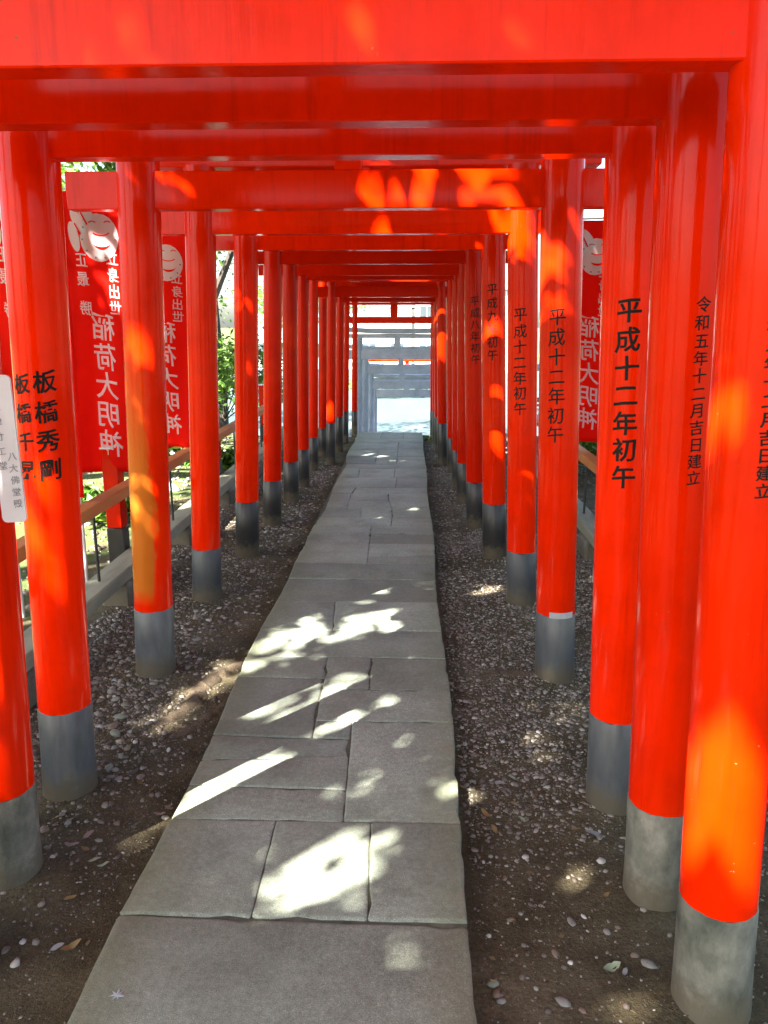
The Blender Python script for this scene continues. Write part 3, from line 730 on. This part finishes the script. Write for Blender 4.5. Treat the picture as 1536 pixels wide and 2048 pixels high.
def pebbles(pts, sizes, base=ICO1):
    V0, F0 = base; N = len(pts); pts = np.array(pts); sizes = np.array(sizes)
    ang = nrg.uniform(0, 2*np.pi, N); sx = nrg.uniform(0.75, 1.35, N) * sizes; sy = nrg.uniform(0.6, 1.0, N) * sizes; sz = nrg.uniform(0.38, 0.65, N) * sizes
    lump = 1 + nrg.uniform(-0.16, 0.16, (N, len(V0)))
    X = V0[None, :, 0] * sx[:, None] * lump; Yc = V0[None, :, 1] * sy[:, None] * lump; Z = V0[None, :, 2] * sz[:, None] * lump
    tl = nrg.normal(0, 0.22, N)[:, None]; Z2 = Z * np.cos(tl) + X * np.sin(tl); X2 = X * np.cos(tl) - Z * np.sin(tl)
    ca, sa = np.cos(ang)[:, None], np.sin(ang)[:, None]
    P = np.stack([X2 * ca - Yc * sa + pts[:, 0:1], X2 * sa + Yc * ca + pts[:, 1:2], Z2 + pts[:, 2:3] + sz[:, None] * 0.08], axis=2).reshape(-1, 3)
    F = (F0[None] + (np.arange(N) * len(V0))[:, None, None]).reshape(-1, 3)
    return P, F
def scatter(n, x0, x1, y0, y1, s0, s1, dens):
    pts = []; sz = []
    while len(pts) < n:
        x, y = rng.uniform(x0, x1), rng.uniform(y0, y1)
        if rng.random() > dens(x, y): continue
        if PATH_L - 0.02 < x < PATH_R + 0.02: continue
        s = s0 + (s1 - s0) * rng.random() ** 3.2
        pts.append((x, y, ground_z(x, y))); sz.append(s)
    return pts, sz
def clump(x, y, f=2.3): return max(0.0, min(1.0, 0.5 + 1.5 * vnoise(x * f + 31, y * f + 7)))
def dl(x, y):
    near = min(1, max(0.03, (y - 1.75) / 0.7)); edge = min(1, max(0.08, (-0.80 - x) / 0.38)) if y < 3.9 else min(1, max(0.25, (-0.78 - x) / 0.15))
    fade = 1 if y < 8.2 else max(0.1, 1 - (y - 8.2) / 1.2)
    return (0.30 + 0.7 * clump(x, y)) * near * edge * fade
def dr(x, y):
    near = min(1, max(0.05, (y - 1.95) / 0.5)); far = 1 if y < 6 else 0.45; return (0.35 + 0.65 * clump(x, y)) * near * far
P1, S1 = scatter(17000, -1.75, -0.78, 1.2, 9.6, 0.0035, 0.018, dl)
P2, S2 = scatter(34000, 0.18, 1.35, 1.2, 10.5, 0.0036, 0.0130, dr)
P3, S3 = scatter(5000, -5.0, -1.75, 2.5, 13, 0.010, 0.040, lambda x, y: 0.5 + 0.5 * clump(x, y, 1.2))
P4, S4 = scatter(2500, 1.35, 4.0, 3, 12, 0.010, 0.032, lambda x, y: 0.4 + 0.6 * clump(x, y, 1.2))
P5, S5 = scatter(16000, -1.7, 1.3, 1.1, 3.6, 0.0014, 0.0060, lambda x, y: 0.25 + 0.75 * clump(x, y, 3.1))
V, F = pebbles(P1 + P3 + P5, S1 + S3 + S5)
tag(link('gravel', big_mesh('gravel', V, F, PEBBLE), None), 'dark brown and grey gravel strewn over the soil, mostly left of the path', 'gravel', kind='stuff')
V, F = pebbles(P2 + P4, S2 + S4)
tag(link('gravel', big_mesh('gravel', V, F, PEBBLE_PALE), None), 'fine pale grey gravel covering the strip right of the path', 'gravel', kind='stuff')

def m_tint(name, c, rough=0.55):
    return m_simple(name, [(0.3, tuple(x * 0.8 for x in c)), (0.7, tuple(min(1, x * 1.15) for x in c))], 40, rough, 0.2, dist=0.002)
STONE_M = [m_tint('pebble_grey', (0.20, 0.195, 0.175)), m_tint('pebble_greenish', (0.18, 0.20, 0.15)), m_tint('pebble_brown', (0.17, 0.13, 0.095)), m_tint('pebble_white', (0.45, 0.45, 0.42)), m_tint('pebble_blue', (0.20, 0.23, 0.27))]
LEFT_P = [(223,1382,11,0),(193,1427,10,0),(240,1433,14,1),(198,1452,11,4),(227,1452,13,2),(230,1466,15,1),(231,1398,10,0),(250,1409,9,1),(223,1407,9,0),(200,1401,10,2),(136,1644,10,0),(88,1658,10,2),
 (63,1502,11,0),(54,1414,10,1),(234,1645,8,2),(255,1495,9,2),(242,1511,9,0),(217,1536,11,1),(228,1494,8,0),(258,1318,9,0),(230,1360,9,4),(395,1278,10,0),(205,1340,9,2),(190,1365,10,0),(60,1470,8,2),(45,1882,8,3),(104,1712,7,3),(236,1562,7,3),(337,1498,6,3),(350,1427,6,3),(270,1445,7,0),(262,1470,7,2)]
RIGHT_P = [(1299,1928,15,0),(1143,1842,11,0),(1214,1862,10,0),(1236,1853,7,2),(1165,2019,9,2),(1126,2002,13,0),(1003,2000,10,0),(993,1986,9,2),(986,1965,10,1),(1112,1906,9,2),(1141,1923,7,3),(1168,1832,6,3),(978,1870,8,3),(1269,1909,9,2),(1203,1721,12,3),(1020,1838,7,2),(1042,1825,6,0),(1095,1735,7,2),(1010,1755,8,2),(1060,1700,7,0)]
NTH = {1: 'nearest', 2: 'second', 3: 'third', 4: 'fourth', 5: 'fifth'}
def by_gate(p):
    k = min(NTH, key=lambda q: abs(TORII[q][2] - p.y)); d = p.y - TORII[k][2]
    return ('in front of' if d < -0.12 else 'behind' if d > 0.12 else 'beside') + f' the {NTH[k]} gate'
BIG = lambda r: 'large ' if r >= 13 else 'tiny ' if r <= 7 else ''
def lone(lst, side):
    for x, y, r, mi in lst:
        p = gnd(x, y, -0.06); z = ground_z(p.x, p.y); p = gnd(x, y, z + 0.004)
        s = r / FPX * (p - Vector((0, 0, EYE))).length * 0.85
        V, F = pebbles([(p.x, p.y, z)], [s], ICO2)
        c = np.array([p.x, p.y, z])
        me = big_mesh('pebble', V - c, F, STONE_M[mi]); o = link('pebble', me, None, loc=tuple(c))
        what = ['smooth grey pebble', 'smooth greenish grey pebble', 'smooth brown pebble', 'small white stone chip', 'smooth blue grey pebble'][mi]
        tag(o, f'{BIG(r)}{what} {side} of the path, {by_gate(p)}', 'pebble', f'{what}s {side} of the path')
lone(LEFT_P, 'left'); lone(RIGHT_P, 'right')
LEAFM = [m_tint('dry_leaf_pink', (0.26, 0.20, 0.18), 0.5), m_tint('pale_green_leaf', (0.28, 0.36, 0.24), 0.45), m_tint('dry_leaf_tan', (0.22, 0.15, 0.06), 0.6), m_tint('grey_leaf', (0.26, 0.27, 0.28), 0.5)]
LEAVES = [(177,1668,.030,70,0),(144,1691,.034,-15,0),(189,1719,.026,30,1),(207,1728,.024,20,1),(319,1624,.026,0,0),(337,1612,.022,-10,0),(143,1892,.034,35,2),(114,1895,.024,40,3),(141,1798,.022,30,2),(170,1697,.022,-25,2),
 (1028,1547,.027,-5,1),(1000,1558,.026,-5,3),(972,1620,.028,-50,2),(1045,1630,.024,-60,1),(989,1650,.026,-70,2),(1150,1657,.022,-10,2),(1190,1668,.040,-20,3),(1224,1927,.034,25,1),(1212,1790,.020,40,2),(1250,1940,.018,60,3)]
LN = ['dry pinkish leaf', 'pale green leaf scrap', 'dry tan leaf', 'curled grey leaf']
for x, y, s, rot, mi in LEAVES:
    s *= 0.82
    p = gnd(x, y, -0.05); z = ground_z(p.x, p.y) + 0.006
    g = MB(); n = 8; V = []; F = []
    for i in range(n + 1):
        t = -1 + 2 * i / n; w = 0.40 * (1 - t * t) ** 0.8 * rng.uniform(0.75, 1.15) + 0.01; cz = 0.16 * t * t + 0.10 * math.sin(3 * t + x)
        V += [(t * s, -w * s, (cz + 0.16 * w) * s), (t * s, 0, cz * s), (t * s, w * s, (cz + 0.2 * w) * s)]
    for i in range(n):
        a = i * 3; F += [(a, a + 3, a + 4, a + 1), (a + 1, a + 4, a + 5, a + 2)]
    g.add(V, F); o = g.build('fallen_leaf', LEAFM[mi], None, smooth=True, loc=(p.x, p.y, z)); o.rotation_euler = (R(rng.uniform(-8, 8)), R(rng.uniform(-8, 8)), R(rot))
    side = 'left' if x < 700 else 'right'
    tag(o, f'{LN[mi]} {side} of the path, {by_gate(p)}', 'leaf', f'{LN[mi]} {side} of the path')
# white star-shaped splash on the nearest slab
p = gnd(235, 1992); g = MB(); V = [(0, 0, 0.0016)]; F = []; n = 22
for i in range(n):
    a = 2 * math.pi * i / n; r = (0.022 if i % 3 == 0 else 0.010) * rng.uniform(0.45, 1.25); V.append((r * math.cos(a), r * math.sin(a), 0.0004))
for i in range(n): F.append((0, 1 + i, 1 + (i + 1) % n))
g.add(V, F)
tag(g.build('dried_splash', m_tint('white_splash', (0.36, 0.40, 0.44), 0.8), None, loc=(p.x, p.y, 0.0035)), 'small white star-shaped dried splash on the nearest paving slab', 'splash')
# fine litter: crumbs of dead leaves and bits of twig
lp, ls = scatter(1800, -1.7, 1.3, 1.1, 5.5, 0.004, 0.019, lambda x, y: 0.2 + 0.8 * clump(x, y, 2.7))
r_ = np.random.default_rng(3); lc = np.array(lp) + np.array([0, 0, 0.004]); k_ = len(lc); ang = r_.uniform(0, 2 * np.pi, k_); lh = np.array(ls)
t_ = np.stack([np.cos(ang), np.sin(ang), r_.normal(0, 0.15, k_)], 1); s_ = np.stack([-np.sin(ang), np.cos(ang), r_.normal(0, 0.25, k_)], 1); w_ = lh * r_.uniform(0.08, 0.6, k_)
V = np.stack([lc - t_ * lh[:, None], lc + s_ * w_[:, None] + np.array([0, 0, .002]), lc + t_ * lh[:, None] * r_.uniform(.6, 1.2, k_)[:, None], lc - s_ * w_[:, None]], axis=1).reshape(-1, 3)
LITTER = m_island('leaf_litter', [(0.0, (0.04, 0.025, 0.012)), (0.5, (0.11, 0.07, 0.03)), (0.85, (0.20, 0.14, 0.07)), (1.0, (0.30, 0.26, 0.17))], 0.8)
tag(link('leaf_litter', big_mesh('leaf_litter', V, np.arange(4 * k_).reshape(k_, 4), LITTER, False), None), 'crumbs of dead leaf and twig scattered over the soil', 'litter', kind='stuff')
# surface roots creeping out beside the path
def root_obj(pts, rad, label):
    P = []
    for i, (x, y) in enumerate(pts):
        q = gnd(x, y, -0.05); P.append((q.x, q.y, ground_z(q.x, q.y) - rad[i] * 0.35))
    Q = []; Rr = []
    for i in range(len(P) - 1):
        for k in range(5):
            t = k / 5; a = Vector(P[i]).lerp(Vector(P[i+1]), t); Q.append(a + Vector((rng.uniform(-.005, .005), rng.uniform(-.005, .005), rng.uniform(-.003, .003)))); Rr.append((rad[i] * (1-t) + rad[i+1] * t) * rng.uniform(0.88, 1.1))
    Q.append(Vector(P[-1])); Rr.append(rad[-1])
    base = Q[0].copy(); g = MB(); g.tube([q - base for q in Q], Rr, 14)
    g.v = [(v[0] + 0.006 * math.sin(v[1] * 90), v[1] + 0.006 * math.sin(v[0] * 80), v[2] * 0.72 + 0.004 * math.sin(v[0] * 70 + v[1] * 55)) for v in g.v]
    tag(g.build('tree_root', ROOT, None, smooth=True, loc=base), label, 'root', 'tree roots beside the path')
root_obj([(486, 1322), (440, 1345), (400, 1372), (385, 1398), (360, 1425), (318, 1445), (290, 1462)], [.040, .052, .055, .050, .044, .030, .012], 'pale twisting tree root reaching the left edge of the path')
root_obj([(455, 1400), (410, 1440), (350, 1470), (318, 1490)], [.022, .028, .024, .010], 'thin tree root just in front of the larger left one')
root_obj([(960, 1352), (1000, 1340), (1040, 1350), (1085, 1352), (1120, 1365)], [.014, .030, .034, .036, .026], 'brown tree root running towards the taped pillar on the right')

# ------------------------------------------------------------------ foliage
def leaf_mesh(C, L, seed=1, flat=0.5, wid=0.42):
    """C: (N,3) leaf centres, L: (N,) half lengths; four-cornered, folded leaves"""
    r = np.random.default_rng(seed); N = len(C)
    nrm = r.normal(0, 1, (N, 3)); nrm[:, 2] = np.abs(nrm[:, 2]) + flat; nrm /= np.linalg.norm(nrm, axis=1)[:, None]
    t = r.normal(0, 1, (N, 3)); t -= nrm * (t * nrm).sum(1)[:, None]; t /= np.linalg.norm(t, axis=1)[:, None]
    s = np.cross(nrm, t); w = L * wid * r.uniform(0.8, 1.2, N)
    a = C - t * L[:, None]; b = C + s * w[:, None] + nrm * (w * 0.3)[:, None]; c = C + t * L[:, None]; d = C - s * w[:, None] + nrm * (w * 0.3)[:, None]
    V = np.stack([a, b, c, d], axis=1).reshape(-1, 3); F = np.arange(4 * N).reshape(N, 4)
    return V, F
def shrub(x, y, z, h, w, n, label, m=LEAF, size=0.045, seed=0, group='shrubs beyond the railings'):
    r = np.random.default_rng(seed)
    root = tag(empty('shrub', (x, y, z)), label, 'shrub', group)
    k = max(5, n // 120); cc = np.stack([r.normal(0, w * 0.36, k), r.normal(0, w * 0.36, k), h * r.uniform(0.25, 0.9, k)], 1)
    idx = r.integers(0, k, n); C = cc[idx] + r.normal(0, 1, (n, 3)) * np.array([w * 0.15, w * 0.15, h * 0.11]); C[:, 2] = np.clip(C[:, 2], 0.02, h * 1.1)
    V, F = leaf_mesh(C, size * r.uniform(0.6, 1.3, n), seed + 5)
    link('foliage', big_mesh('foliage', V, F, m, False), None, root)
    g = MB()
    for q in cc[:min(k, 14)]:
        g.tube([(0, 0, -0.05), (q[0] * .45, q[1] * .45, q[2] * .55), tuple(q)], [0.014, 0.009, 0.004], 6)
    g.build('stem', BARK, root, smooth=True)

# the trees that shade the gates: they stand to the left and behind, between the gates and the sun
TREES = [(-5.4, -3.6, 'broad evergreen tree left behind the viewer, shading the nearest gates'), (-6.0, 0.8, 'broad evergreen tree left of the first gates, crown over the path'), (-6.2, 5.2, 'broad evergreen tree left of the far gates, crown towards the path'), (-6.6, 10.6, 'broad evergreen tree left of the stone gates, crown over the steps'),
         (5.6, 1.2, 'added unseen tree right of the first gates, boughs cutting the skylight'), (5.8, 7.2, 'added unseen tree right of the far gates, boughs cutting the skylight')]  # the two right-hand trees are added out of view to block skylight
TS = np.array(TO_SUN)
# holes in the foliage: where the photograph shows sun on the gates and the ground (point, radius, share of leaves kept)
HOLES = []
def hole(x, y, r, keep=0.0, Y=None, z=0.0):
    p = atY(x, y, Y) if Y else gnd(x, y, z); HOLES.append((np.array(p), r * 1.05 if Y else r * 0.95, keep * 0.5))
for a in [(640,1765,.13,.1),(560,1740,.10,.45),(700,1720,.12,.25),(560,1300,.17,.1),(620,1280,.14,.2),(745,1245,.17,.15),(840,1300,.07,.1),(570,1405,.16,.12),(690,1380,.14,.2),(680,1455,.08,.1),(760,1420,.10,.3),
          (420,1590,.16,.1),(500,1545,.12,.15),(700,1545,.13,.5),(800,1490,.12,.5),(820,1895,.025,.2),(860,1590,.07,.4),(600,1240,.12,.3),(860,1180,.14,.4),(690,1200,.14,.4),
          (735,905,.06,.2),(790,922,.06,.2),(760,913,.05,.3)]:
    hole(a[0], a[1], a[2], a[3])
for a in [(1075,1480,.10,.4),(1120,1400,.12,.2),(1170,1390,.08,.3),(975,1180,.08,.1),(1060,1240,.08,.5),(400,1390,.11,.35),(450,1340,.10,.3),(330,1440,.08,.5),(300,1690,.07,.5),(1150,1660,.07,.5),(1130,1740,.09,.5),(1255,1990,.06,.5),(1310,1930,.06,.5)]:
    hole(a[0], a[1], a[2], a[3], z=-0.05)
for a in [(1425,1545,.12,0,1.50),(1440,1620,.11,0,1.50),(1400,1960,.03,.8,1.50),(1480,1850,.03,.9,1.50),(1415,720,.045,0,1.50),(1415,760,.04,.1,1.50),
          (1088,1275,.045,.3,3.30),(1092,1310,.05,.5,3.30),(1080,1345,.04,.6,3.30),(1112,680,.07,.3,3.30),(1115,740,.04,.6,3.30),(1100,440,.16,.35,3.30),
          (960,365,.20,.12,3.34),(1020,400,.15,.2,3.34),(780,390,.13,.2,3.34),(880,360,.19,.3,3.34),(600,385,.2,.66,3.34),(350,380,.10,.55,3.34),
          (760,448,.12,.15,4.35),(1020,435,.11,.15,4.35),(1040,475,.05,0,4.30),(850,440,.12,.45,4.35),
          (985,665,.045,0,5.25),(990,770,.09,.2,5.25),(975,800,.06,.5,5.25),(1055,790,.07,.1,4.30),(1010,800,.04,.4,4.30),(985,500,.14,.4,5.25),
          (285,690,.035,0,3.30),(265,670,.03,0,3.30),(280,560,.06,.75,3.30),(478,600,.07,.3,5.25),(480,740,.06,.3,5.25),
          (880,590,.12,0,8.95),(880,650,.16,0,8.95),(880,690,.12,0,8.95),(820,575,.25,.1,9.0),(740,580,.12,.2,9.0),(860,600,.25,.1,10.0),(840,605,.2,.1,10.0),(657,815,.07,0,8.95),(640,575,.06,.1,9.5),
          (210,560,.09,.2,4.62),(205,540,.08,.3,4.62),(1165,640,.05,.3,6.0),(460,1060,.2,.2,6.3),
          (1300,60,.22,.66,1.56),(1080,60,.18,.74,1.56),(1430,50,.14,.66,1.56),(860,70,.12,.85,1.56),(990,180,.05,.6,1.93),(1160,205,.05,.7,1.93),(600,180,.07,.7,1.93)]:
    hole(a[0], a[1], a[2], a[3], Y=a[4])
N = 140000
tx = nrg.uniform(-2.4, 1.7, N); ty = nrg.uniform(0.3, 19.0, N); tz = nrg.uniform(0, 2.3, N); hz = nrg.uniform(3.7, 6.8, N)
Cl = np.stack([tx, ty, tz], 1); Cl = Cl + TS[None] * ((hz - tz) / TS[2])[:, None]
# foliage comes in sprays: pull the leaves towards nearby spray centres
K = 4600; ctr = Cl[nrg.choice(N, K, replace=False)]; which = nrg.integers(0, K, N)
Cs = ctr[which] + nrg.normal(0, 0.16, (N, 3))
mixm = nrg.random(N) < 0.55; Cl = np.where(mixm[:, None], Cs, Cl)
# boughs added overhead from both sides to cut the skylight on the gates
M = 40000
ox = nrg.uniform(-5.0, 5.2, M); oy = nrg.uniform(-6.5, 11.6, M); oz = nrg.uniform(4.0, 8.0, M)
Co = np.stack([ox, oy, oz], 1); K2 = 1500; c2 = Co[nrg.choice(M, K2, replace=False)]
Co = np.where((nrg.random(M) < 0.6)[:, None], c2[nrg.integers(0, K2, M)] + nrg.normal(0, 0.2, (M, 3)), Co)
Cl = np.concatenate([Cl, Co]); N = len(Cl)
Ll = np.where(Cl[:, 0] > -2.2, nrg.uniform(0.09, 0.15, N), nrg.uniform(0.065, 0.115, N))
keep = np.ones(N, bool); u = nrg.random(N)
for p, r, k in HOLES:
    d = Cl - p[None]; al = d @ TS; dist = np.linalg.norm(d - al[:, None] * TS[None], axis=1)
    rr_ = r * (1 + 0.22 * nrg.normal(0, 1, N)) + 0.45 * Ll
    keep &= ~((dist < rr_) & (u > k))
Cl = Cl[keep]; Ll = Ll[keep]
tp = np.array([(t[0], t[1]) for t in TREES]); near = np.argmin(((Cl[:, None, :2] - tp[None]) ** 2).sum(2), axis=1)
def trunk(root, pts, rad):
    g = MB(); g.tube(pts, rad, 14); return g.build('trunk', BARK, root, smooth=True)
for i, (x, y, lab) in enumerate(TREES):
    z = ground_z(x, y); root = tag(empty('shade_tree', (x, y, z)), lab, 'tree', 'trees shading the path')
    sel = Cl[near == i]; o = np.array([x, y, z])
    V, F = leaf_mesh(sel - o, Ll[near == i], 20 + i); link('crown', big_mesh('crown', V, F, LEAF, False), None, root)
    trunk(root, [(0, 0, -0.2), (0.05, 0.02, 1.2), (0.15, -0.05, 2.6), (0.1, 0.1, 4.2), (0.3, 0.1, 6.2)], [0.34, 0.26, 0.23, 0.19, 0.10])
    for k in range(9):
        q = sel[rng.randrange(len(sel))] - o; s = Vector((0.12, 0.05, rng.uniform(2.8, 4.6))); e = Vector(q); m1 = s.lerp(e, 0.5) + Vector((0, 0, 0.5))
        if e.z > 3.5:
            g = MB(); g.tube([s, s.lerp(m1, .5) + Vector((0, 0, .15)), m1, e], [0.09, 0.07, 0.05, 0.012], 8); g.build('limb', BARK, root, smooth=True)
# trees seen between the pillars
def tree(x, y, h, w, n, label, m=LEAF, tr=0.2, z=None, seed=0, size=0.10, base=0.35, group='trees round the shrine'):
    z = ground_z(x, y) if z is None else z; r = np.random.default_rng(seed + 100)
    root = tag(empty('tree', (x, y, z)), label, 'tree', group)
    k = max(12, n // 130); ph = r.uniform(0, 2*np.pi, k); ct = r.uniform(-1, 1, k); ra = r.uniform(0.4, 1, k) ** 0.5; sn = np.sqrt(1 - ct**2)
    cc = np.stack([w * ra * sn * np.cos(ph), w * ra * sn * np.sin(ph), h * (base + (1 - base) / 2) + h * (1 - base) / 2 * ra * ct], 1)
    C = cc[r.integers(0, k, n)] + r.normal(0, 1, (n, 3)) * np.array([w * .13, w * .13, h * .05])
    V, F = leaf_mesh(C, size * r.uniform(0.6, 1.3, n), seed + 9); link('crown', big_mesh('crown', V, F, m, False), None, root)
    g = MB(); g.tube([(0, 0, -0.3), (0.04, 0, h * .2), (-0.05, 0.05, h * .4), (0.05, 0, h * .75)], [tr * 1.2, tr, tr * .8, tr * .25], 12); g.build('trunk', BARK, root, smooth=True)
    for q in cc[:10]:
        s = Vector((0, 0, h * rng.uniform(.3, .5))); e = Vector(q); g = MB(); g.tube([s, s.lerp(e, .5) + Vector((0, 0, .2)), e], [tr * .35, tr * .2, .012], 7); g.build('limb', BARK, root, smooth=True)
tree(-5.05, 20.0, 11.5, 3.2, 4200, 'dark trunked tree seen between the fifth and sixth left pillars', tr=0.30, seed=1, base=0.62)
tree(-8.5, 15.5, 7.0, 2.6, 4200, 'leafy tree far left, seen above the red banner', LEAF_LIGHT, 0.2, seed=2, base=0.30)
tree(-9.0, 26.0, 9.0, 3.4, 4200, 'tall tree in the left background', tr=0.25, seed=3)
tree(6.5, 22.0, 6.0, 2.4, 3600, 'light green tree in the right background', LEAF_LIGHT, 0.18, seed=4, base=0.25)
tree(9.0, 33.0, 8.0, 3.0, 3600, 'darker tree far right behind the light green one', tr=0.22, seed=5, z=COURT_Z)
tree(-6.5, 46.0, 9.0, 3.6, 3600, 'tree across the court on the left', LEAF_LIGHT, 0.25, seed=6, z=COURT_Z, size=0.14)
shrub(-2.6, 6.2, -0.05, 0.32, 0.7, 900, 'low grassy shrub behind the left railing near the banners', LEAF_LIGHT, 0.05, 1)
shrub(-2.3, 8.6, -0.05, 0.35, 0.5, 900, 'spiky green shrub beside the left railing post', LEAF, 0.06, 2)
shrub(-3.6, 10.6, 0.0, 1.1, 1.3, 2600, 'dark leafy shrub left, in front of the tree trunk', LEAF, 0.06, 3)
shrub(-3.25, 13.5, -0.05, 1.5, 1.5, 4200, 'low shrub left of the stone gates', LEAF, 0.06, 4)
shrub(2.1, 8.6, -0.05, 0.6, 0.8, 1800, 'bright green shrub close behind the right railing', LEAF_LIGHT, 0.05, 5)
shrub(2.9, 11.6, -0.05, 0.9, 1.2, 2200, 'bright green shrub farther behind the right railing', LEAF_LIGHT, 0.055, 6)
shrub(2.0, 5.4, -0.05, 0.35, 0.6, 1000, 'small green shrub right of the railing', LEAF_LIGHT, 0.045, 7)
shrub(-0.98, 11.2, -0.1, 0.12, 0.25, 260, 'tuft of weeds left of the head of the steps', LEAF_LIGHT, 0.03, 8)
shrub(0.42, 11.1, -0.1, 0.14, 0.3, 320, 'tuft of weeds right of the head of the steps', LEAF_LIGHT, 0.03, 9)
for i, (x, y, h) in enumerate(((-2.2, 40, 1.9), (-0.9, 41, 1.7), (0.6, 40.5, 1.5))):
    shrub(x, y, COURT_Z, h, 1.5, 1500, ['yellow green hedge shrub across the court, leftmost', 'yellow green hedge shrub across the court, middle', 'yellow green hedge shrub across the court, rightmost'][i], LEAF_LIGHT, 0.09, 20 + i, 'hedge shrubs across the court')
# garden stones behind the left railing
for i, (x, y, s) in enumerate(((-2.45, 6.9, 0.16), (-2.7, 7.6, 0.20), (-2.35, 7.5, 0.10), (-2.9, 9.5, 0.25), (2.0, 7.0, 0.18))):
    V, F = pebbles([(0, 0, 0)], [s], ICO2); o = link('garden_stone', big_mesh('garden_stone', V, F, GRANITE_TORII), None, loc=(x, y, ground_z(x, y)))
    tag(o, ['rounded garden stone behind the left railing', 'larger garden stone behind the left railing', 'smallest garden stone by the left railing', 'biggest garden stone left of the shrubs', 'garden stone behind the right railing'][i], 'stone', 'garden stones')

# ------------------------------------------------------------------ at the end of the path
# small stone fox on a plinth, left of the steps
def fox():
    x, y = -0.945, 12.35; z = ground_z(x, y)
    root = tag(empty('fox_statue', (x, y, z)), 'small pale stone fox statue left of the head of the steps', 'statue')
    g = MB(); g.box(-0.09, 0.09, -0.12, 0.12, -0.1, 0.10, 0.008); g.build('plinth', GRANITE_TORII, root)
    me = bpy.data.meshes.new('body'); V = [(0,0.05,0.13),(0,0.02,0.20),(0,-0.02,0.28),(0,-0.03,0.34),(0,-0.06,0.37),(0,-0.11,0.355),(0.03,-0.05,0.16),(0.03,-0.07,0.11),(-0.03,-0.05,0.16),(-0.03,-0.07,0.11),(0,0.10,0.17),(0,0.13,0.27),(0,0.11,0.34),(0.02,-0.045,0.42),(-0.02,-0.045,0.42)]
    E = [(0,1),(1,2),(2,3),(3,4),(4,5),(1,6),(6,7),(1,8),(8,9),(0,10),(10,11),(11,12),(4,13),(4,14)]
    Rr = [.06,.055,.042,.03,.034,.014,.022,.018,.022,.018,.02,.026,.01,.008,.008]
    me.from_pydata(V, E, []); me.update(); o = link('body', me, GRANITE_TORII, root)
    md = o.modifiers.new('skin', 'SKIN'); 
    for i, r in enumerate(Rr): me.skin_vertices[0].data[i].radius = (r, r)
    me.skin_vertices[0].data[0].use_root = True
    s = o.modifiers.new('sub', 'SUBSURF'); s.levels = 1; s.render_levels = 1
fox()
x, y = 0.44, 11.75; root = tag(empty('offering_box', (x, y, ground_z(x, y))), 'small grey box with a dark opening right of the head of the steps', 'box')
g = MB(); g.box(-0.07, -0.05, -0.06, 0.06, -0.02, 0.16); g.box(0.05, 0.07, -0.06, 0.06, -0.02, 0.16); g.build('side', GRANITE_TORII, root)
g = MB(); g.box(-0.08, 0.08, -0.07, 0.07, 0.161, 0.185, 0.004); g.build('lid', IRON, root)
g = MB(); g.box(-0.049, 0.049, -0.05, 0.05, -0.02, 0.07); g.build('tray', PALE, root)

# buildings across the court
WALLM = m_simple('pale_plaster', [(0.3, (0.62, 0.63, 0.62)), (0.7, (0.75, 0.76, 0.75))], 0.6, 0.8, 0.05)
GLASS = m_simple('window_glass', [(0.3, (0.03, 0.04, 0.05)), (0.7, (0.06, 0.08, 0.09))], 1.0, 0.08, 0.0)
ROOFT = m_simple('grey_roof', [(0.3, (0.14, 0.15, 0.16)), (0.7, (0.22, 0.23, 0.24))], 2.0, 0.6, 0.1)
def building(x0, x1, y, h, label, floors, bays):
    root = tag(empty('building', ((x0 + x1) / 2, y, COURT_Z)), label, 'building', 'buildings across the court'); w = (x1 - x0) / 2
    g = MB(); g.box(-w, w, 0, 8, -0.2, h); g.build('wall', WALLM, root)
    g = MB(); g.box(-w - .3, w + .3, -.4, 8.3, h + 0.002, h + .25, .03); g.build('roof', ROOFT, root)
    for f in range(floors):
        for b in range(bays):
            cx_ = -w + (b + .5) * 2 * w / bays; z0 = 0.9 + f * (h - .4) / floors
            q = MB(); q.box(cx_ - .6, cx_ + .6, -.06, .05, z0, z0 + 1.3); wi = q.build('window', WALLM, root)
            for s in (-1, 1):
                q = MB(); q.box(cx_ + s * .29 - .25, cx_ + s * .29 + .25, -.075, -.055, z0 + .08, z0 + 1.22); q.build('pane', GLASS, wi)
building(0.3, 9.0, 62, 6.2, 'pale two-storey building across the court, right of the gates', 2, 5)
building(-14.0, 0.0, 66, 5.0, 'low pale building added across the court for bright sky, left of the gates', 1, 6)  # widened so that its pale wall stands in for bright sky
